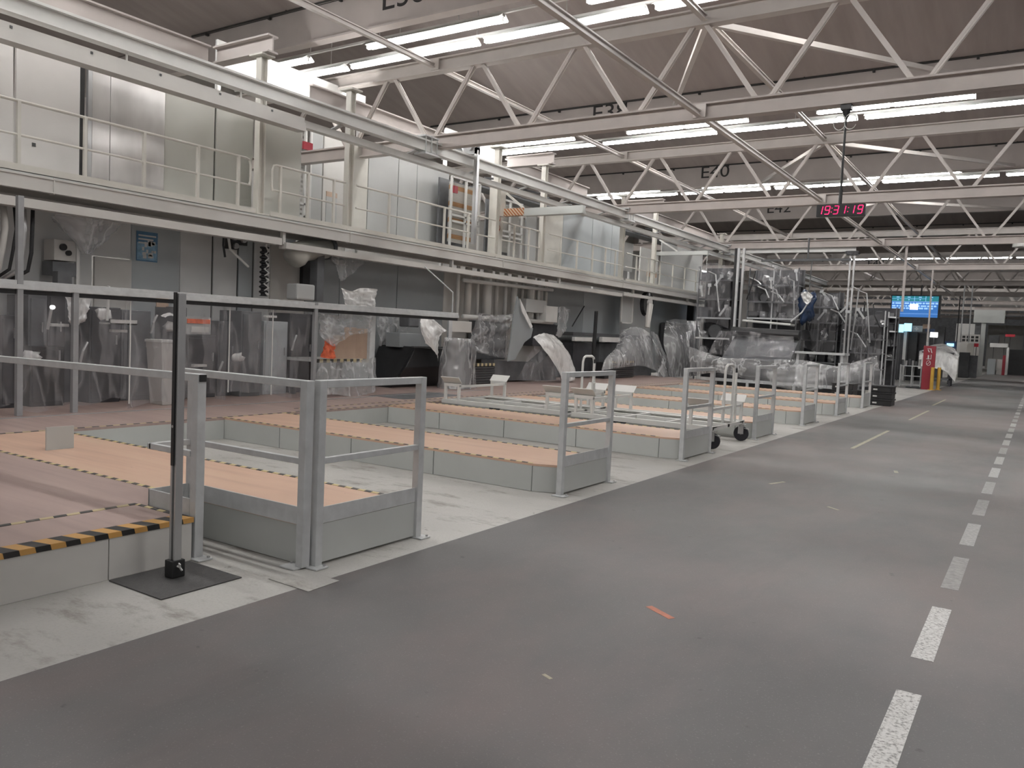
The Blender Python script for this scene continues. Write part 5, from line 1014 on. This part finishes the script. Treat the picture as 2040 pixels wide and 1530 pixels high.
# things along the aisle edge at the far end
def crate(x, y, z, lab, grp):
    t = thing('crate', lab, 'crate', (x, y, z), grp)
    MB().box((x-.29, y-.38, z), (x+.29, y+.38, z+.155)).build('body', 'black', t, .015); MB().box((x-.31, y-.40, z+.145), (x+.31, y+.40, z+.185)).build('rim', 'black', t, .008)
    MB().box((x-.19, y-.405, z+.06), (x-.08, y-.385, z+.1)).build('label_card', 'white', t)
for k in range(3): crate(-3.72, 25.3, .001+k*.19, ['lowest', 'middle', 'topmost'][k] + ' black crate of the stack at the aisle edge', 'black crates at the aisle edge')
for k in range(3): crate(-4.75, 25.3, .001+k*.19, ['lowest', 'middle', 'topmost'][k] + ' black crate of the stack behind the last guard rail', 'black crates behind the last guard rail')
t = thing('sign_pillar', 'dark red sign pillar with white pictograms at the aisle edge', 'sign pillar', (-3.9, 38, 0))
MB().box((-4.12, 38, 0), (-3.66, 38.12, 1.84)).build('body', 'red', t, .01); m = MB()
m.bar((-3.98, 37.99, 1.72), (-3.82, 37.99, 1.72), .01, .02).bar((-3.85, 37.99, 1.72), (-3.8, 37.99, 1.55), .01, .03, (1, 0, 0)).bar((-3.95, 37.99, 1.68), (-3.9, 37.99, 1.58), .01, .03, (1, 0, 0))
m.bar((-3.92, 37.99, 1.45), (-3.92, 37.99, 1.27), .01, .05, (1, 0, 0)).bar((-3.82, 37.99, 1.48), (-3.82, 37.99, 1.28), .01, .02, (1, 0, 0)).bar((-4.0, 37.99, 1.3), (-3.82, 37.99, 1.3), .01, .02)
m.tube([(-3.9+.08*math.cos(a*.5), 37.99, 1.12+.1*math.sin(a*.5)) for a in range(14)], .009, 6).bar((-3.96, 37.99, 1.06), (-3.84, 37.99, 1.18), .008, .016, (1, 0, 0)).build('pictograms', 'white', t)
for px, lab in ((1855, 'left yellow protection post beside the red sign pillar'), (1868, 'right yellow protection post beside the red sign pillar')):
    p = P(px, 777, z=0); t = thing('protection_post', lab, 'post', p, 'yellow posts at the red pillar')
    MB().cyl((p.x, p.y, .02), (p.x, p.y, .95), .07, 16).build('tube', 'yellow', t); MB().box((p.x-.13, p.y-.13, 0.002), (p.x+.13, p.y+.13, .02)).build('base_plate', 'yellow', t)
t = thing('cage_trolley', 'pale wire trolley with small parts left of the red sign pillar', 'trolley', (-4.6, 38.6, 0))
m = MB()
for x in (-5.0, -4.55, -4.2):
    for y in (38.4, 38.9): m.box((x-.02, y-.02, .05), (x+.02, y+.02, 1.0 if x < -4.6 else .95))
for z in (.12, .5, .93): m.box((-5.0, 38.38, z), (-4.2, 38.42, z+.03)).box((-5.0, 38.88, z), (-4.2, 38.92, z+.03))
m.build('frame', 'rail', t); MB().box((-5.0, 38.4, .93), (-4.2, 38.9, .96)).build('top', 'rail', t); MB().box((-4.75, 38.35, .03), (-4.2, 38.95, .07)).build('base', 'charcoal', t)
rng = random.Random(4)
for i in range(6): x = -4.95+i*.13; tag(MB().cyl((x, 38.6, .965), (x, 38.6, 1.15+rng.random()*.25), .05, 10).build('canister', 'alu' if i % 2 else 'charcoal'), f'{ORD[i]} canister from the left on the wire trolley', 'canister', 'canisters on the wire trolley')
wt = thing('draped_table', 'machine table under a white sheet right of the red pillar', 'covered table', (-4.0, 43.6, 0))
MB().box((-4.75, 43.2, .9), (-3.4, 44.2, 1.6)).build('machine', 'machine_dark', wt); MB().box((-4.7, 43.25, .28), (-3.45, 44.15, .34)).build('lower_shelf', 'machine', wt)
for x in (-4.65, -3.5):
    for y in (43.3, 44.1): MB().box((x-.05, y-.05, 0), (x+.05, y+.05, .9)).build('leg', 'machine_dark', wt)
tag(sheet([[(-4.95, 44.2, 1.5), (-4.4, 44.3, 1.95), (-3.7, 44.3, 1.95), (-3.25, 44.2, 1.5)], [(-4.9, 43.6, 1.6), (-4.3, 43.5, 1.72), (-3.8, 43.5, 1.75), (-3.2, 43.6, 1.45)], [(-4.85, 43.1, 1.45), (-4.3, 43.1, 1.5), (-3.8, 43.1, 1.5), (-3.2, 43.05, 1.3)], [(-4.85, 43.0, .85), (-4.3, 43.0, .9), (-3.8, 43.0, .85), (-3.2, 42.95, .62)], [(-4.8, 43.0, .78), (-4.3, 43.0, .82), (-3.75, 43.0, .75), (-3.25, 42.95, .25)]], 36, 36, .06, 5, 71).build('white_sheet', 'film_white', smooth=True), 'white dust sheet over the machine table beyond the red pillar', 'dust sheet')
def fbox(name, px0, py0, px1, py1, y, d, m, lab, cat, z0=None, bev=0):
    a, b = P(px0, (py0+py1)/2, y=y), P(px1, (py0+py1)/2, y=y); c_, e = P((px0+px1)/2, py1, y=y), P((px0+px1)/2, py0, y=y)
    return tag(MB().box((a.x, y, c_.z if z0 is None else z0), (b.x, y+d, e.z)).build(name, m, bevel=bev), lab, cat)
far = [('monitor', 1786, 646, 1800, 662, 47, .1, 'screen_cyan', 'left part of the lit cyan monitor pair', 'monitor', None), ('monitor', 1801, 644, 1816, 660, 47, .1, 'screen_cyan', 'right part of the lit cyan monitor pair', 'monitor', None),
       ('monitor', 1853, 662, 1868, 672, 46, .1, 'screen_white', 'small white lit monitor right of the cyan pair', 'monitor', None), ('tool_panel', 1843, 655, 1862, 661, 46.5, .1, 'blue', 'blue panel above the small white monitor', 'panel', None),
       ('exit_sign', 1818, 649, 1838, 661, 48, .06, 'slate_clad', 'dark green emergency sign right of the cyan monitors', 'sign', None), ('basket', 1838, 646, 1853, 655, 48.5, .4, 'board', 'orange brown basket hanging below the blue board', 'basket', None),
       ('machine_cabinet', 1772, 664, 1800, 720, 48.5, .8, 'machine_dark', 'dark cabinet below the cyan monitors', 'cabinet', 0), ('white_column', 1800, 660, 1806, 690, 47.5, .2, 'white', 'white upright below the cyan monitors', 'post', 0), ('machine_cabinet', 1808, 662, 1826, 715, 48, .8, 'black', 'black cabinet right of the white upright', 'cabinet', 0),
       ('machine_cabinet', 1828, 664, 1846, 715, 49, .8, 'machine_dark', 'dark cabinet below the emergency sign', 'cabinet', 0), ('white_post', 1846, 664, 1851, 684, 47.5, .2, 'white', 'white slanting post left of the small white monitor', 'post', 0), ('machine_cabinet', 1866, 650, 1880, 710, 50, .8, 'machine', 'grey cabinet behind the small white monitor', 'cabinet', 0),
       ('monitor', 1886, 684, 1900, 690, 46.2, .1, 'screen_cyan', 'lit lens of the blue lamp behind the white sheet', 'monitor', None), ('lamp_housing', 1882, 680, 1905, 694, 46.4, .3, 'blue', 'dark blue lamp housing behind the white sheet', 'lamp', None),
       ('partition', 1905, 645, 1952, 664, 69, .15, 'white', 'white far partition left of the grey sign panel', 'partition', 0), ('pigeonhole_rack', 1914, 666, 1952, 682, 66, .4, 'pale_panel', 'pale pigeonhole rack below the white partition', 'rack', 0),
       ('carton', 1926, 684, 1940, 696, 64, .5, 'cream', 'cream carton left of the grey sign post', 'carton', 0), ('tool_chest', 1910, 702, 1930, 735, 60, .8, 'charcoal', 'charcoal tool chest right of the white sheet', 'chest', 0), ('tool_chest', 1922, 708, 1946, 740, 61, .8, 'machine', 'grey tool chest left of the grey sign post', 'chest', 0),
       ('wall_sheet', 1968, 648, 2040, 668, 100, .2, 'pale_panel', 'pale far wall sheet right of the grey sign post', 'wall panel', 0), ('worktop', 1972, 684, 2008, 692, 76, 1.2, 'white', 'white worktop right of the grey sign post', 'worktop', None), ('cabinet_side', 2004, 692, 2009, 734, 76, 1.2, 'white', 'white side board of the far worktop', 'board', 0),
       ('storage_bin', 1967, 715, 1983, 737, 75, .8, 'slate_clad', 'dark navy bin under the far worktop', 'bin', 0), ('book_shelf', 1986, 716, 2000, 734, 75.5, .8, 'pale_panel', 'small pale shelf under the far worktop', 'shelf', 0), ('binder', 1997, 708, 2003, 732, 74.8, .3, 'red', 'red binder board at the small pale shelf', 'binder', 0),
       ('black_cabinet', 2010, 697, 2060, 733, 78, 1.2, 'black', 'long black cabinet at the right far edge', 'cabinet', 0), ('dark_hopper', 1970, 668, 1990, 686, 82, .8, 'charcoal', 'dark hopper above the far white worktop', 'hopper', None), ('red_box', 2003, 666, 2022, 671, 79, .5, 'red_light', 'bright red box above the long black cabinet', 'box', None),
       ('red_ball', 1940, 684, 1949, 691, 64.2, .4, 'red_light', 'red cover left of the grey sign post', 'cover', None), ('roof_cladding', 1958, 575, 2060, 616, 89.4, .2, 'pale_panel', 'pale cladding high above the grey sign panel', 'wall panel', None)]
for (n, a, b, c_, d, y, dp, m, lab, cat, z0) in far:
    o = fbox(n, a, b, c_, d, y, dp, m, lab, cat, z0)
    if z0 is None and not n.startswith('work'):
        q = o.location; zt_ = max(v.co.z for v in o.data.vertices)
        MB().box((q.x-.02, y+dp, 0), (q.x+.02, y+dp+.04, q.z+zt_)).build('stand', 'charcoal', o)
def late(name, m, pts, lab, cat): return tag(MB().tube(pts, m[1], 8).build(name, m[0]), lab, cat)
pg = [o for o in COL.objects if o.name.startswith('pigeonhole_rack')][0]
a, b = P(1916, 674, y=66), P(1951, 674, y=66); zt, zb = P(1932, 668, y=66).z, P(1932, 681, y=66).z
for r in range(2):
    for c_ in range(4):
        xx = a.x+(b.x-a.x)*(c_+.12)/4; zz = zb+(zt-zb)*(r+.1)/2
        MB().box((xx, 65.99, zz), (xx+(b.x-a.x)*.17, 66.0, zz+(zt-zb)*.36)).build('opening', 'black', pg)
es = [o for o in COL.objects if o.name.startswith('exit_sign')][0]; p = P(1826, 655, y=48); MB().box((p.x-.09, 47.98, p.z-.03), (p.x+.09, 47.99, p.z+.03)).box((p.x-.03, 47.98, p.z-.09), (p.x+.03, 47.99, p.z+.09)).build('white_cross', 'white', es)
t = thing('sign_panel', 'blank grey sign panel on a post at the far aisle edge', 'sign panel', (-3.35, 66.5, 0))
a, b = P(1941, 617, y=66.5), P(2001, 644, y=66.5); MB().box((a.x, 66.5, b.z), (b.x, 66.58, a.z)).build('panel', 'grey_panel', t)
p = P(1960, 650, y=66.6); MB().box((p.x-.16, 66.58, 0), (p.x+.12, 66.72, b.z+.2)).build('post', 'grey_panel', t); MB().box((p.x-.55, 66.7, 0), (p.x-.2, 66.9, b.z-.1)).build('rear_post', 'machine', t)
